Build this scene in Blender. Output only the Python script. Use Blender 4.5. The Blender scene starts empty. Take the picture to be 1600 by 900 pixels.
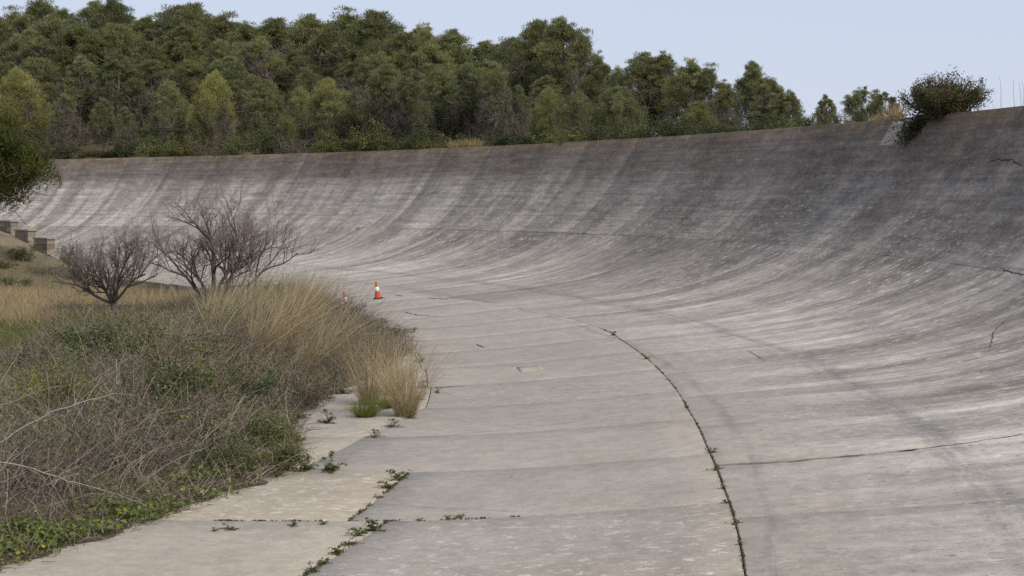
import bpy, math, random
import numpy as np
from mathutils import Vector, Matrix

PI = math.pi
R = math.radians
random.seed(7)
rng = np.random.default_rng(7)
scene = bpy.context.scene
col = scene.collection

# ------------------------------------------------------------------ camera, sky, sun, exposure
EYE = 4.6
PITCH = -0.051
FPX = 2800.0                       # focal length in pixels of a 1600 px wide frame
cam_data = bpy.data.cameras.new('camera')
cam_data.sensor_width = 36.0
cam_data.lens = 36.0 * FPX / 1600.0
cam_data.clip_start = 0.1
cam_data.clip_end = 6000
cam = bpy.data.objects.new('camera', cam_data)
cam.location = (0, 0, EYE)
cam.rotation_euler = (PI / 2 + PITCH, 0, 0)
col.objects.link(cam)
scene.camera = cam

SUN_EL, SUN_AZ = R(42), R(130)     # azimuth measured from +Y towards +X
world = bpy.data.worlds.new('World')
scene.world = world
world.use_nodes = True
wn, wl = world.node_tree.nodes, world.node_tree.links
wn.clear()
w_out = wn.new('ShaderNodeOutputWorld')
w_bg = wn.new('ShaderNodeBackground')
w_bg.inputs['Strength'].default_value = 0.068
sky = wn.new('ShaderNodeTexSky')
sky.sky_type = 'NISHITA'
sky.sun_disc = False
sky.sun_elevation = SUN_EL
sky.sun_rotation = SUN_AZ
sky.altitude = 50
sky.air_density = 1.0
sky.dust_density = 0.6
sky.ozone_density = 2.0
# a thin even veil of high cloud over the blue
veil = wn.new('ShaderNodeMix')
veil.data_type = 'RGBA'
veil.inputs[0].default_value = 0.78
veil.inputs[7].default_value = (6.9, 7.5, 9.3, 1)
wl.new(sky.outputs[0], veil.inputs[6])
wl.new(veil.outputs[2], w_bg.inputs['Color'])
wl.new(w_bg.outputs[0], w_out.inputs['Surface'])

sun_data = bpy.data.lights.new('sun', 'SUN')
sun_data.energy = 2.0
sun_data.angle = R(18)
sun_data.color = (1.0, 0.93, 0.83)
sun = bpy.data.objects.new('sun', sun_data)
to_sun = Vector((math.sin(SUN_AZ) * math.cos(SUN_EL), math.cos(SUN_AZ) * math.cos(SUN_EL), math.sin(SUN_EL)))
sun.rotation_euler = to_sun.to_track_quat('Z', 'Y').to_euler()
sun.location = (40, -20, 60)
col.objects.link(sun)

vs = scene.view_settings
vs.view_transform = 'Standard'
vs.look = 'None'
vs.gamma = 1.0
vs.use_curve_mapping = False
vs.exposure = 0.5
scene.cycles.use_denoising = False
scene.cycles.max_bounces = 6
scene.cycles.transparent_max_bounces = 4

# ------------------------------------------------------------------ geometry of the place
CX, CY = -112.469, 36.792          # centre of the banked bend
_R = [100, 110.86, 116.2, 126.63, 131.08]
_Z = [0, 0, .385, 2.634, 7.577]
_M = [0, .02, .1, .55, 1.75]
R_LIP = 131.08


def prof(r):
    r = np.clip(np.asarray(r, float), 100, R_LIP)
    i = np.clip(np.searchsorted(_R, r) - 1, 0, 3)
    RR, ZZ, MM = np.array(_R), np.array(_Z), np.array(_M)
    h = RR[i + 1] - RR[i]
    t = (r - RR[i]) / h
    return ((2*t**3 - 3*t*t + 1) * ZZ[i] + (t**3 - 2*t*t + t) * h * MM[i]
            + (-2*t**3 + 3*t*t) * ZZ[i + 1] + (t**3 - t*t) * h * MM[i + 1])


_rr = np.linspace(100, R_LIP, 1600)
_zz = prof(_rr)
_ss = np.concatenate([[0], np.cumsum(np.hypot(np.diff(_rr), np.diff(_zz)))])
_ss -= np.interp(110.86, _rr, _ss)


def arc_v(r):                      # metres up the cross-section, 0 at the inner joint
    return np.interp(r, _rr, _ss)


def PT(r, th, dz=0.0):
    a = np.radians(th)
    return np.stack([CX + r * np.cos(a), CY + r * np.sin(a), np.zeros_like(a) + dz + r * 0], -1)


def polar(x, y):
    return np.hypot(x - CX, y - CY), np.degrees(np.arctan2(y - CY, x - CX))


def ray(px, py):
    X, Y = (px - 800) / FPX, -(py - 450) / FPX
    c, s = math.cos(PITCH), math.sin(PITCH)
    return np.array([X, c - Y * s, s + Y * c])


def at_depth(px, py, d):           # the point seen at a pixel, d metres away
    v = ray(px, py)
    return v * (d / v[1]) + np.array([0, 0, EYE])


def on_track(px, py):              # where a view ray meets the concrete
    v = ray(px, py)
    t = np.arange(8, 260, .05)
    p = v[None] * t[:, None] + np.array([0, 0, EYE])
    r, th = polar(p[:, 0], p[:, 1])
    k = np.argmax((p[:, 2] < prof(r)) | (r > R_LIP))
    return float(r[k]), float(th[k])


def smooth(a, b, x):
    t = np.clip((np.asarray(x, float) - a) / (b - a), 0, 1)
    return t * t * (3 - 2 * t)


def wob(x, y, s, k=0.0):           # cheap smooth noise in -1..1
    x, y = np.asarray(x) / s, np.asarray(y) / s
    return (np.sin(1.3*x + 2.1*y + k) + np.sin(2.7*x - 1.7*y + 1.3*k + 1) + np.sin(-1.1*x + 3.9*y + 2.2*k + 2)
            + .6*np.sin(5.3*x + 4.1*y + k*3) + .6*np.sin(6.7*x - 5.9*y - k)) / 3.2


_ET = [-40, -10, -7.9, -5.9, -3.7, -1.6, 0.5, 3.2, 6, 8.6, 12, 18, 20.5, 60]
_EV = [104, 106.3, 107.1, 107.95, 108.85, 108.4, 107.9, 108.5, 109.7, 110.7, 110.8, 111.3, 111.2, 106]


def edge_r(th):                    # outer limit of the roadside thicket
    return np.interp(th, _ET, _EV)


def mound(th, r):                  # soil heap under the thicket
    m = np.interp(th, [-40, -12, -9, -6, -2, 3, 8, 12, 16, 20, 24], [.1, .15, .25, .4, .6, .95, 1.15, .9, .5, .15, 0])
    inn = smooth(0, 3.4, edge_r(th) - .35 - r)
    back = 1 - .92 * smooth(3.8, 7.6, edge_r(th) - r)
    return m * inn * back


def hill_slope(x):
    return np.interp(x, [-60, -40, -12, 4, 10, 15, 30], [.20, .19, .15, .09, .03, -.03, -.05])


def ground_z(x, y):
    r, th = polar(x, y)
    inside = -.07 + mound(th, r) + .05 * wob(x, y, 9)
    # earth rise by the stone steps at the left
    u = np.hypot((x + 34) / 11.5, (y - 99) / 11.5)
    inside = inside + 4.0 * np.exp(-(u ** 2) * 1.6) * smooth(112.0, 106, r)
    tr = prof(r) - .30
    e = np.clip(r - R_LIP, 0, None)
    out = 7.36 + hill_slope(x) * np.clip(e - 1.0, 0, 75) + .35 * wob(x, y, 14) * smooth(2, 14, e)
    z = np.where(r < 106, inside, np.where(r > R_LIP + .12, out, tr))
    k = smooth(106, 112, r)
    z = np.where((r >= 106) & (r < 112), inside * (1 - k) + np.minimum(tr, inside + 9) * k, z)
    low = (r > 105) & (r < 112)
    cap = np.where(r < edge_r(th) - .3, 9, -.10)
    z = np.where(low, np.minimum(z, np.maximum(cap, -.3)), z)
    return z


# ------------------------------------------------------------------ object helpers
def tag(o, label=None, cat=None, group=None, kind=None):
    if label: o['label'] = label
    if cat: o['category'] = cat
    if group: o['group'] = group
    if kind: o['kind'] = kind
    return o


def link(name, me, mat=None, parent=None, loc=None):
    o = bpy.data.objects.new(name, me)
    col.objects.link(o)
    if mat is not None and me is not None and len(me.materials) == 0:
        me.materials.append(mat)
    if parent is not None:
        o.parent = parent
    if loc is not None:
        o.location = loc
    return o


def empty(name, loc=(0, 0, 0), rz=0.0, sc=1.0):
    o = bpy.data.objects.new(name, None)
    o.empty_display_size = .3
    o.location = loc
    o.rotation_euler = (0, 0, rz)
    o.scale = (sc, sc, sc) if not isinstance(sc, tuple) else sc
    col.objects.link(o)
    return o


def copy_tree(o, parent=None):
    c = o.copy()
    col.objects.link(c)
    c.parent = parent
    for ch in o.children:
        if ch is not c:
            copy_tree(ch, c)
    return c


def mesh_np(name, V, F, colr=None, uv=None, smooth_shade=False, extra=None):
    """V (n,3); F (m,k) with one k, or a list of such arrays; colr per vertex (n,3)."""
    V = np.asarray(V, np.float32)
    Fs = F if isinstance(F, list) else [F]
    Fs = [np.asarray(f, np.int32) for f in Fs if len(f)]
    me = bpy.data.meshes.new(name)
    me.vertices.add(len(V))
    me.vertices.foreach_set('co', V.ravel())
    tot = sum(f.size for f in Fs)
    npoly = sum(len(f) for f in Fs)
    me.loops.add(tot)
    idx = np.concatenate([f.ravel() for f in Fs])
    me.loops.foreach_set('vertex_index', idx)
    me.polygons.add(npoly)
    cnt = np.concatenate([np.full(len(f), f.shape[1], np.int32) for f in Fs])
    me.polygons.foreach_set('loop_start', np.concatenate([[0], np.cumsum(cnt)[:-1]]).astype(np.int32))
    me.polygons.foreach_set('use_smooth', np.full(npoly, smooth_shade))
    if colr is not None:
        at = me.color_attributes.new('Col', 'FLOAT_COLOR', 'POINT')
        c4 = np.ones((len(V), 4), np.float32)
        c4[:, :np.shape(colr)[1]] = colr
        at.data.foreach_set('color', c4.ravel())
    if uv is not None:
        l = me.uv_layers.new(name='UVMap')
        l.data.foreach_set('uv', np.asarray(uv, np.float32)[idx].ravel())
    me.update(calc_edges=True)
    return me


def nrm(v):
    return v / np.maximum(np.linalg.norm(v, axis=-1, keepdims=True), 1e-9)


def ribbons(base, d0, length, width, bend, colr, nseg=3, tip=.25, side=None):
    """Curved tapering blades. base,d0,bend (n,3); length,width (n,)."""
    n = len(base)
    t = np.linspace(0, 1, nseg + 1)
    L = np.asarray(length)[:, None, None]
    pts = base[:, None] + d0[:, None] * L * t[None, :, None] + bend[:, None] * L * (t ** 2)[None, :, None]
    if side is None:
        side = nrm(np.cross(d0, rng.normal(size=(n, 3))))
    w = np.asarray(width)[:, None] * (1 - (1 - tip) * t[None]) / 2
    a = pts - side[:, None] * w[..., None]
    b = pts + side[:, None] * w[..., None]
    V = np.stack([a, b], 2).reshape(n * (nseg + 1) * 2, 3)
    o = (np.arange(n) * (nseg + 1) * 2)[:, None]
    k = (np.arange(nseg) * 2)[None]
    i = o + k
    F = np.stack([i, i + 1, i + 3, i + 2], -1).reshape(-1, 4)
    C = np.repeat(colr, (nseg + 1) * 2, axis=0)
    return V, F, C


def leaves(cen, size, colr, asp=.55, up=.6, fold=.0):
    """Small diamond leaves with a random tilt; cen (n,3), size (n,)."""
    n = len(cen)
    nv = nrm(rng.normal(size=(n, 3)) + np.array([0, 0, up]))
    a = nrm(np.cross(nv, rng.normal(size=(n, 3))))
    b = np.cross(nv, a)
    s = np.asarray(size)[:, None]
    V = np.stack([cen - a * s * .5, cen + b * s * asp * .5 + nv * s * fold, cen + a * s * .5, cen - b * s * asp * .5 + nv * s * fold], 1).reshape(-1, 3)
    i = np.arange(n) * 4
    F = np.stack([i, i + 1, i + 2, i + 3], -1)
    return V, F, np.repeat(colr, 4, axis=0)


def merge(parts):
    Vs, Fs, Cs, o = [], [], [], 0
    for V, F, C in parts:
        Vs.append(V); Fs.append(F + o); Cs.append(C); o += len(V)
    k = {}
    for f in Fs:
        k.setdefault(f.shape[1], []).append(f)
    return np.concatenate(Vs), [np.concatenate(v) for v in k.values()], np.concatenate(Cs)


def tube(path, radii, sides=5, colr=(.1, .08, .06), cap=True):
    P = np.asarray(path, float)
    n = len(P)
    T = nrm(np.gradient(P, axis=0))
    ref = np.array([.31, .22, .92]) if abs(T[0] @ np.array([.31, .22, .92])) < .9 else np.array([1., 0, 0])
    u = nrm(np.cross(T, ref)); v = np.cross(T, u)
    a = np.linspace(0, 2 * PI, sides, endpoint=False)
    rad = np.asarray(radii, float)[:, None, None]
    V = (P[:, None] + (u[:, None] * np.cos(a)[None, :, None] + v[:, None] * np.sin(a)[None, :, None]) * rad).reshape(-1, 3)
    i = np.arange(n - 1)[:, None] * sides
    j = np.arange(sides)[None]
    jn = (j + 1) % sides
    F = np.stack([i + j, i + jn, i + sides + jn, i + sides + j], -1).reshape(-1, 4)
    return V, F, np.tile(np.asarray(colr, float), (len(V), 1))


def jit(base, n, amt=.25, hue=.08):
    base = np.asarray(base, float)
    return np.clip(base * (1 + amt * rng.normal(size=(n, 1))) * (1 + hue * rng.normal(size=(n, 3))), .004, .9)


# ------------------------------------------------------------------ materials
class NT:
    def __init__(s, name):
        s.m = bpy.data.materials.new(name); s.m.use_nodes = True
        s.n, s.l = s.m.node_tree.nodes, s.m.node_tree.links
        s.n.clear()
        s.out = s.n.new('ShaderNodeOutputMaterial')

    def new(s, t, **kw):
        x = s.n.new(t)
        for k, v in kw.items(): setattr(x, k, v)
        return x

    def link(s, a, b): s.l.new(a, b)

    def sock(s, x, i):
        if isinstance(x, (int, float)): i.default_value = x
        elif isinstance(x, tuple): i.default_value = x if len(x) == len(i.default_value) else x + (1,)
        else: s.link(x, i)

    def math(s, op, a, b=0.0, c=None, clamp=False):
        x = s.new('ShaderNodeMath', operation=op, use_clamp=clamp)
        s.sock(a, x.inputs[0]); s.sock(b, x.inputs[1])
        if c is not None: s.sock(c, x.inputs[2])
        return x.outputs[0]

    def mix(s, f, a, b, mode='MIX'):
        x = s.new('ShaderNodeMix', data_type='RGBA', blend_type=mode)
        x.clamp_factor = True
        s.sock(f, x.inputs[0]); s.sock(a, x.inputs[6]); s.sock(b, x.inputs[7])
        return x.outputs[2]

    def mul(s, col_, f):               # colour times a value
        x = s.new('ShaderNodeVectorMath', operation='SCALE')
        s.sock(col_[:3] if isinstance(col_, tuple) else col_, x.inputs[0]); s.sock(f, x.inputs[3])
        return x.outputs[0]

    def noise(s, vec, scale, detail=4, rough=.6, xyz=(1, 1, 1), off=(0, 0, 0), dist=0.0):
        mp = s.new('ShaderNodeMapping')
        mp.inputs['Scale'].default_value = xyz
        mp.inputs['Location'].default_value = off
        s.link(vec, mp.inputs[0])
        x = s.new('ShaderNodeTexNoise')
        x.inputs['Scale'].default_value = scale
        x.inputs['Detail'].default_value = detail
        x.inputs['Roughness'].default_value = rough
        x.inputs['Distortion'].default_value = dist
        s.link(mp.outputs[0], x.inputs['Vector'])
        return x.outputs[0]

    def ramp(s, f, a, b, lo=0.0, hi=1.0):   # smooth remap
        x = s.new('ShaderNodeMapRange', interpolation_type='SMOOTHSTEP')
        s.sock(f, x.inputs[0])
        x.inputs[1].default_value, x.inputs[2].default_value = a, b
        x.inputs[3].default_value, x.inputs[4].default_value = lo, hi
        return x.outputs[0]

    def bsdf(s, base, rough=.85, bump=None, bstr=.3, bdist=.02, spec=.3, trans=None):
        b = s.new('ShaderNodeBsdfPrincipled')
        s.sock(base, b.inputs['Base Color'])
        s.sock(rough, b.inputs['Roughness'])
        b.inputs['Specular IOR Level'].default_value = spec
        if bump is not None:
            bp = s.new('ShaderNodeBump')
            bp.inputs['Strength'].default_value = bstr
            bp.inputs['Distance'].default_value = bdist
            s.link(bump, bp.inputs['Height'])
            s.link(bp.outputs[0], b.inputs['Normal'])
        o = b.outputs[0]
        if trans is not None:
            t = s.new('ShaderNodeBsdfTranslucent')
            s.sock(base, t.inputs[0])
            m = s.new('ShaderNodeMixShader')
            m.inputs[0].default_value = trans
            s.link(o, m.inputs[1]); s.link(t.outputs[0], m.inputs[2])
            o = m.outputs[0]
        s.link(o, s.out.inputs[0])
        return s.m


def mat_concrete():
    t = NT('weathered_concrete')
    uvn = t.new('ShaderNodeUVMap'); uvn.uv_map = 'UVMap'
    uv = uvn.outputs[0]
    sep = t.new('ShaderNodeSeparateXYZ'); t.link(uv, sep.inputs[0])
    u, v = sep.outputs[0], sep.outputs[1]
    vc = t.new('ShaderNodeVertexColor'); vc.layer_name = 'Col'
    sc = t.new('ShaderNodeSeparateColor'); t.link(vc.outputs[0], sc.inputs[0])
    tone, warm, fleckiness = sc.outputs[0], sc.outputs[1], sc.outputs[2]
    upper = vc.outputs[1]                        # 1 on the separately cast upper wall
    big = t.noise(uv, .16, 5, .6)
    med = t.noise(uv, .8, 6, .65, off=(13, 5, 0))
    fine = t.noise(uv, 7, 6, .75)
    grain = t.noise(uv, 26, 5, .8)
    # water runs down the banking: quick along the track, slow up it, gathered in broad lanes
    run0 = t.noise(uv, 1.0, 3, .5, xyz=(.22, .05, 1), off=(23, 1, 0), dist=.3)
    run1 = t.noise(uv, 1.0, 5, .6, xyz=(.60, .055, 1), off=(3, 1, 0), dist=.35)
    run2 = t.noise(uv, 1.0, 4, .7, xyz=(2.6, .22, 1), off=(31, 9, 0), dist=.5)
    # trowel and board marks along the track
    board = t.noise(uv, 1.0, 5, .75, xyz=(.16, 4.2, 1), off=(7, 3, 0))
    board2 = t.noise(uv, 1.0, 4, .65, xyz=(.30, 1.0, 1), off=(17, 3, 0))
    flat_c = t.mix(t.ramp(big, .35, .65), (.324, .287, .238), (.366, .328, .274))
    flat_c = t.mix(warm, flat_c, (.40, .335, .225))
    low_c = t.mix(t.ramp(t.math('ADD', t.math('MULTIPLY', run1, .8), t.math('MULTIPLY', run2, .2)), .42, .57), (.303, .269, .226), (.488, .439, .373))
    base = t.mix(t.ramp(v, 5.0, 9.5), flat_c, low_c)
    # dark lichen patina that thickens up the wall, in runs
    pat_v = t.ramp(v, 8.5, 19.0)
    less_lo = t.ramp(u, 28, 100, 1.0, .72)        # weaker dark tone towards the far end of the bend, most of all on its upper wall
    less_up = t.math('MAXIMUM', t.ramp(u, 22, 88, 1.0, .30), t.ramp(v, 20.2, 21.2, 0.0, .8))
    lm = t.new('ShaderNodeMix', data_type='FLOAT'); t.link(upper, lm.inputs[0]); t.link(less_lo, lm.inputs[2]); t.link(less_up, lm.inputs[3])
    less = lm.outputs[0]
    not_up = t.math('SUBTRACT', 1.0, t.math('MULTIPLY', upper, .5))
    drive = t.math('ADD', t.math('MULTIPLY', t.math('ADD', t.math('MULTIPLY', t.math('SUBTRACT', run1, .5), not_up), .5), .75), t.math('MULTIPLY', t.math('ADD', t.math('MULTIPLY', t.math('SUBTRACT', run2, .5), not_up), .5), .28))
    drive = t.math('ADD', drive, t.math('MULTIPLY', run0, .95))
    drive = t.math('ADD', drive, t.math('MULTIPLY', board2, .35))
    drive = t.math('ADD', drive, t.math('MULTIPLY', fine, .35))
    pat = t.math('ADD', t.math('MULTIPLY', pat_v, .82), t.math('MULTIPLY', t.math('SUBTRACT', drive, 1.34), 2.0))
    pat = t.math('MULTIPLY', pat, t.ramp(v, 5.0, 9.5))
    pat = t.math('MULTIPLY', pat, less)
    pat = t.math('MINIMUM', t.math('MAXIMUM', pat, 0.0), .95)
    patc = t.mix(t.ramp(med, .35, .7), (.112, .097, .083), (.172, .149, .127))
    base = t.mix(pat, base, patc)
    # pour strips and run edges: crisp on one side, fading up and down the wall
    us = t.math('ADD', t.math('MULTIPLY', u, .62), t.math('MULTIPLY', t.math('SUBTRACT', t.noise(uv, 1.0, 2, .5, xyz=(.1, .12, 1), off=(3, 40, 0)), .5), 1.1))
    wn1 = t.new('ShaderNodeTexWhiteNoise', noise_dimensions='1D'); t.link(t.math('FLOOR', us), wn1.inputs['W'])
    fr = t.math('FRACT', us)
    fade = t.ramp(t.noise(uv, 1.0, 3, .5, xyz=(.3, .10, 1), off=(60, 4, 0)), .36, .62)
    st = t.math('MULTIPLY', t.math('MULTIPLY', t.math('SUBTRACT', wn1.outputs[0], .5), t.ramp(fr, 1.0, .25, .25, 1.0)), fade)
    st = t.math('MULTIPLY', st, t.math('MULTIPLY', t.ramp(v, 6.6, 11.5), t.ramp(v, 14.5, 17.5, 1.0, .4)))
    us2 = t.math('ADD', t.math('MULTIPLY', u, 1.55), t.math('MULTIPLY', t.math('SUBTRACT', t.noise(uv, 1.0, 2, .5, xyz=(.2, .15, 1), off=(33, 40, 0)), .5), 1.6))
    wn2 = t.new('ShaderNodeTexWhiteNoise', noise_dimensions='1D'); t.link(t.math('FLOOR', us2), wn2.inputs['W'])
    fade2 = t.ramp(t.noise(uv, 1.0, 3, .5, xyz=(.6, .16, 1), off=(10, 54, 0)), .42, .60)
    st2 = t.math('MULTIPLY', t.math('MULTIPLY', t.math('SUBTRACT', wn2.outputs[0], .5), t.ramp(t.math('FRACT', us2), 1.0, .3, .2, 1.0)), fade2)
    st = t.math('ADD', st, t.math('MULTIPLY', st2, t.math('MULTIPLY', t.ramp(v, 7.0, 11.0, 0, .7), t.ramp(v, 14.5, 17.5, 1.0, .45))))
    base = t.mul(base, t.math('ADD', 1.0, t.math('MULTIPLY', st, .72)))
    # brown growth under the lip
    lipm = t.math('MULTIPLY', t.ramp(v, 19.6, 21.2), t.ramp(t.math('ADD', run1, t.math('MULTIPLY', big, .4)), .45, .80, .35, 1.0))
    base = t.mix(t.math('MULTIPLY', lipm, .55), base, (.112, .084, .058))
    rust = t.math('MULTIPLY', t.ramp(v, 21.9, 22.6), t.ramp(run2, .35, .62))
    base = t.mix(t.math('MULTIPLY', rust, .5), base, (.22, .135, .055))
    # board marks on the wall
    bm = t.math('MULTIPLY', t.ramp(v, 13.5, 17.5), t.math('MULTIPLY', t.math('SUBTRACT', board, .5), 1.75))
    base = t.mul(base, t.math('ADD', 1.0, bm))
    # rubber laid down along the racing lines
    def band(v0, w, k, offs):
        g = t.math('DIVIDE', t.math('SUBTRACT', t.math('ADD', v, t.math('MULTIPLY', t.math('SUBTRACT', big, .5), .7)), v0), w)
        g = t.math('POWER', 2.718, t.math('MULTIPLY', t.math('MULTIPLY', g, g), -1.0))
        n = t.noise(uv, 1.0, 5, .7, xyz=(.22, 2.6, 1), off=offs)
        return t.math('MULTIPLY', t.math('MULTIPLY', g, k), t.ramp(n, .36, .58))
    tyre = t.math('ADD', band(8.75, .34, .58, (5, 2, 0)), t.math('ADD', band(5.75, .13, .42, (45, 2, 0)), band(12.0, .4, .2, (9, 7, 0))))
    base = t.mix(tyre, base, (.158, .154, .156))
    # pale spalled flecks where the skin has come off
    fl_f = t.noise(uv, 1.0, 4, .72, xyz=(4.5, 3.6, 1), off=(2, 8, 0))
    fl_b = t.noise(uv, 1.0, 4, .72, xyz=(5.0, 2.4, 1), off=(2, 8, 0))
    ff_ = t.new('ShaderNodeMix', data_type='FLOAT'); t.link(t.ramp(v, 6.5, 11.0), ff_.inputs[0]); t.link(fl_f, ff_.inputs[2]); t.link(fl_b, ff_.inputs[3])
    fl_u = t.noise(uv, 1.0, 4, .72, xyz=(6.0, 5.0, 1), off=(22, 8, 0))
    fu_ = t.new('ShaderNodeMix', data_type='FLOAT'); t.link(upper, fu_.inputs[0]); t.link(ff_.outputs[0], fu_.inputs[2]); t.link(fl_u, fu_.inputs[3])
    fl = fu_.outputs[0]
    fl2 = t.noise(uv, 1.0, 3, .7, xyz=(9, 5.0, 1), off=(12, 8, 0))
    fm = t.noise(uv, 1.0, 5, .65, xyz=(.55, .18, 1), off=(90, 4, 0))
    fl_far = t.math('MULTIPLY', t.ramp(v, 4.2, 9.5), t.ramp(v, 22.0, 15.0, .25, 1.0))
    fl_where = t.math('ADD', t.math('MULTIPLY', fl_far, t.ramp(fm, .34, .60, .25, 1.0)), t.math('MULTIPLY', fleckiness, t.ramp(fm, .25, .50)), clamp=True)
    fleck = t.math('MULTIPLY', t.math('ADD', t.ramp(fl, .555, .61), t.math('MULTIPLY', t.ramp(fl2, .60, .66), .7), clamp=True), fl_where)
    base = t.mix(t.math('MULTIPLY', fleck, .8), base, (.57, .52, .45))
    # dark pitting
    pit = t.noise(uv, 1.0, 4, .7, xyz=(7, 6, 1), off=(55, 8, 0))
    base = t.mul(base, t.math('SUBTRACT', 1.0, t.math('MULTIPLY', t.ramp(pit, .54, .68), t.ramp(v, 3.0, 10.0, .10, .38))))
    # small variation
    base = t.mul(base, t.math('ADD', .80, t.math('MULTIPLY', med, .40)))
    base = t.mul(base, t.math('ADD', .72, t.math('MULTIPLY', fine, .56)))
    mott_f = t.noise(uv, 2.4, 5, .7, off=(71, 3, 0))
    mott_b = t.noise(uv, 1.0, 4, .7, xyz=(3.0, 1.1, 1), off=(71, 3, 0))
    mf = t.new('ShaderNodeMix', data_type='FLOAT'); t.link(t.ramp(v, 6.5, 11.0), mf.inputs[0]); t.link(mott_f, mf.inputs[2]); t.link(mott_b, mf.inputs[3])
    mott_u = t.noise(uv, 1.0, 5, .72, xyz=(1.3, 2.6, 1), off=(41, 3, 0))
    mu = t.new('ShaderNodeMix', data_type='FLOAT'); t.link(upper, mu.inputs[0]); t.link(mf.outputs[0], mu.inputs[2]); t.link(mott_u, mu.inputs[3])
    mott = mu.outputs[0]
    base = t.mul(base, t.math('ADD', 1.0, t.math('MULTIPLY', t.math('SUBTRACT', t.ramp(mott, .36, .64), .5), t.ramp(v, 4.0, 11.0, .15, .34))))
    gr = t.ramp(v, 3.0, 10.0, .8, 1.1)
    base = t.mul(base, t.math('ADD', 1.0, t.math('MULTIPLY', gr, t.math('SUBTRACT', grain, .5))))
    base = t.mul(base, t.math('MULTIPLY', tone, 2.0))
    h = t.math('ADD', t.math('MULTIPLY', fine, .5), t.math('ADD', t.math('MULTIPLY', fleck, -.35), t.math('MULTIPLY', grain, .15)))
    h = t.math('ADD', h, t.math('MULTIPLY', board, t.ramp(v, 13.5, 17.5, 0, .8)))
    return t.bsdf(base, .92, h, .45, .02, .2)


def mat_vcol(name, rough=.8, trans=None, rnd=0.0, nscale=None, namt=.3, spec=.25, bump=0.0, tint2=None):
    """Colour from the mesh, varied by noise and, for repeats, by object."""
    t = NT(name)
    vc = t.new('ShaderNodeVertexColor'); vc.layer_name = 'Col'
    c = vc.outputs[0]
    tc = t.new('ShaderNodeTexCoord')
    nz = None
    if rnd:
        oi = t.new('ShaderNodeObjectInfo')
        c = t.mul(c, t.math('ADD', 1 - rnd, t.math('MULTIPLY', oi.outputs['Random'], 2 * rnd)))
        if tint2:
            wn_ = t.new('ShaderNodeTexWhiteNoise', noise_dimensions='1D')
            t.link(oi.outputs['Random'], wn_.inputs['W'])
            c = t.mix(t.math('MULTIPLY', wn_.outputs[0], .55), c, t.mix(1.0, c, tint2, 'MULTIPLY'))
    if nscale:
        nz = t.noise(tc.outputs['Object'], nscale, 5, .65)
        c = t.mul(c, t.math('ADD', 1 - namt, t.math('MULTIPLY', nz, 2 * namt)))
    return t.bsdf(c, rough, nz if bump else None, bump, .03, spec, trans)


def mat_plain(name, c, rough=.6, nscale=20, namt=.2, spec=.4, bump=.1):
    t = NT(name)
    tc = t.new('ShaderNodeTexCoord')
    n = t.noise(tc.outputs['Object'], nscale, 5, .65)
    return t.bsdf(t.mul(c, t.math('ADD', 1 - namt, t.math('MULTIPLY', n, 2 * namt))), rough, n, bump, .01, spec)


M_CON = mat_concrete()
M_NEEDLE = mat_vcol('pine_needles', .75, .4, .2, None, tint2=(1.18, 1.08, .8))
M_LEAF = mat_vcol('leaves', .6, .25, .12)
M_BARK = mat_vcol('bark', .9, None, .1, 9, .35, .1, .4)
M_TWIG = mat_vcol('dry_twigs', .85, .1, 0.1)
M_GRASS = mat_vcol('dry_grass', .75, .25, 0.1)
M_GROUND = mat_vcol('soil', .95, None, 0, 1.4, .35, .1, .5)
M_STONE = mat_vcol('stone', .9, None, .08, 6, .3, .15, .5)
M_JOINT = mat_plain('joint_soil', (.045, .038, .030), .95, 14, .45, .05)
M_CRACK = mat_plain('crack_shadow', (.045, .040, .036), .95, 14, .4, .05)
M_PETAL = mat_vcol('petals', .6, .3, .05)

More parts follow.
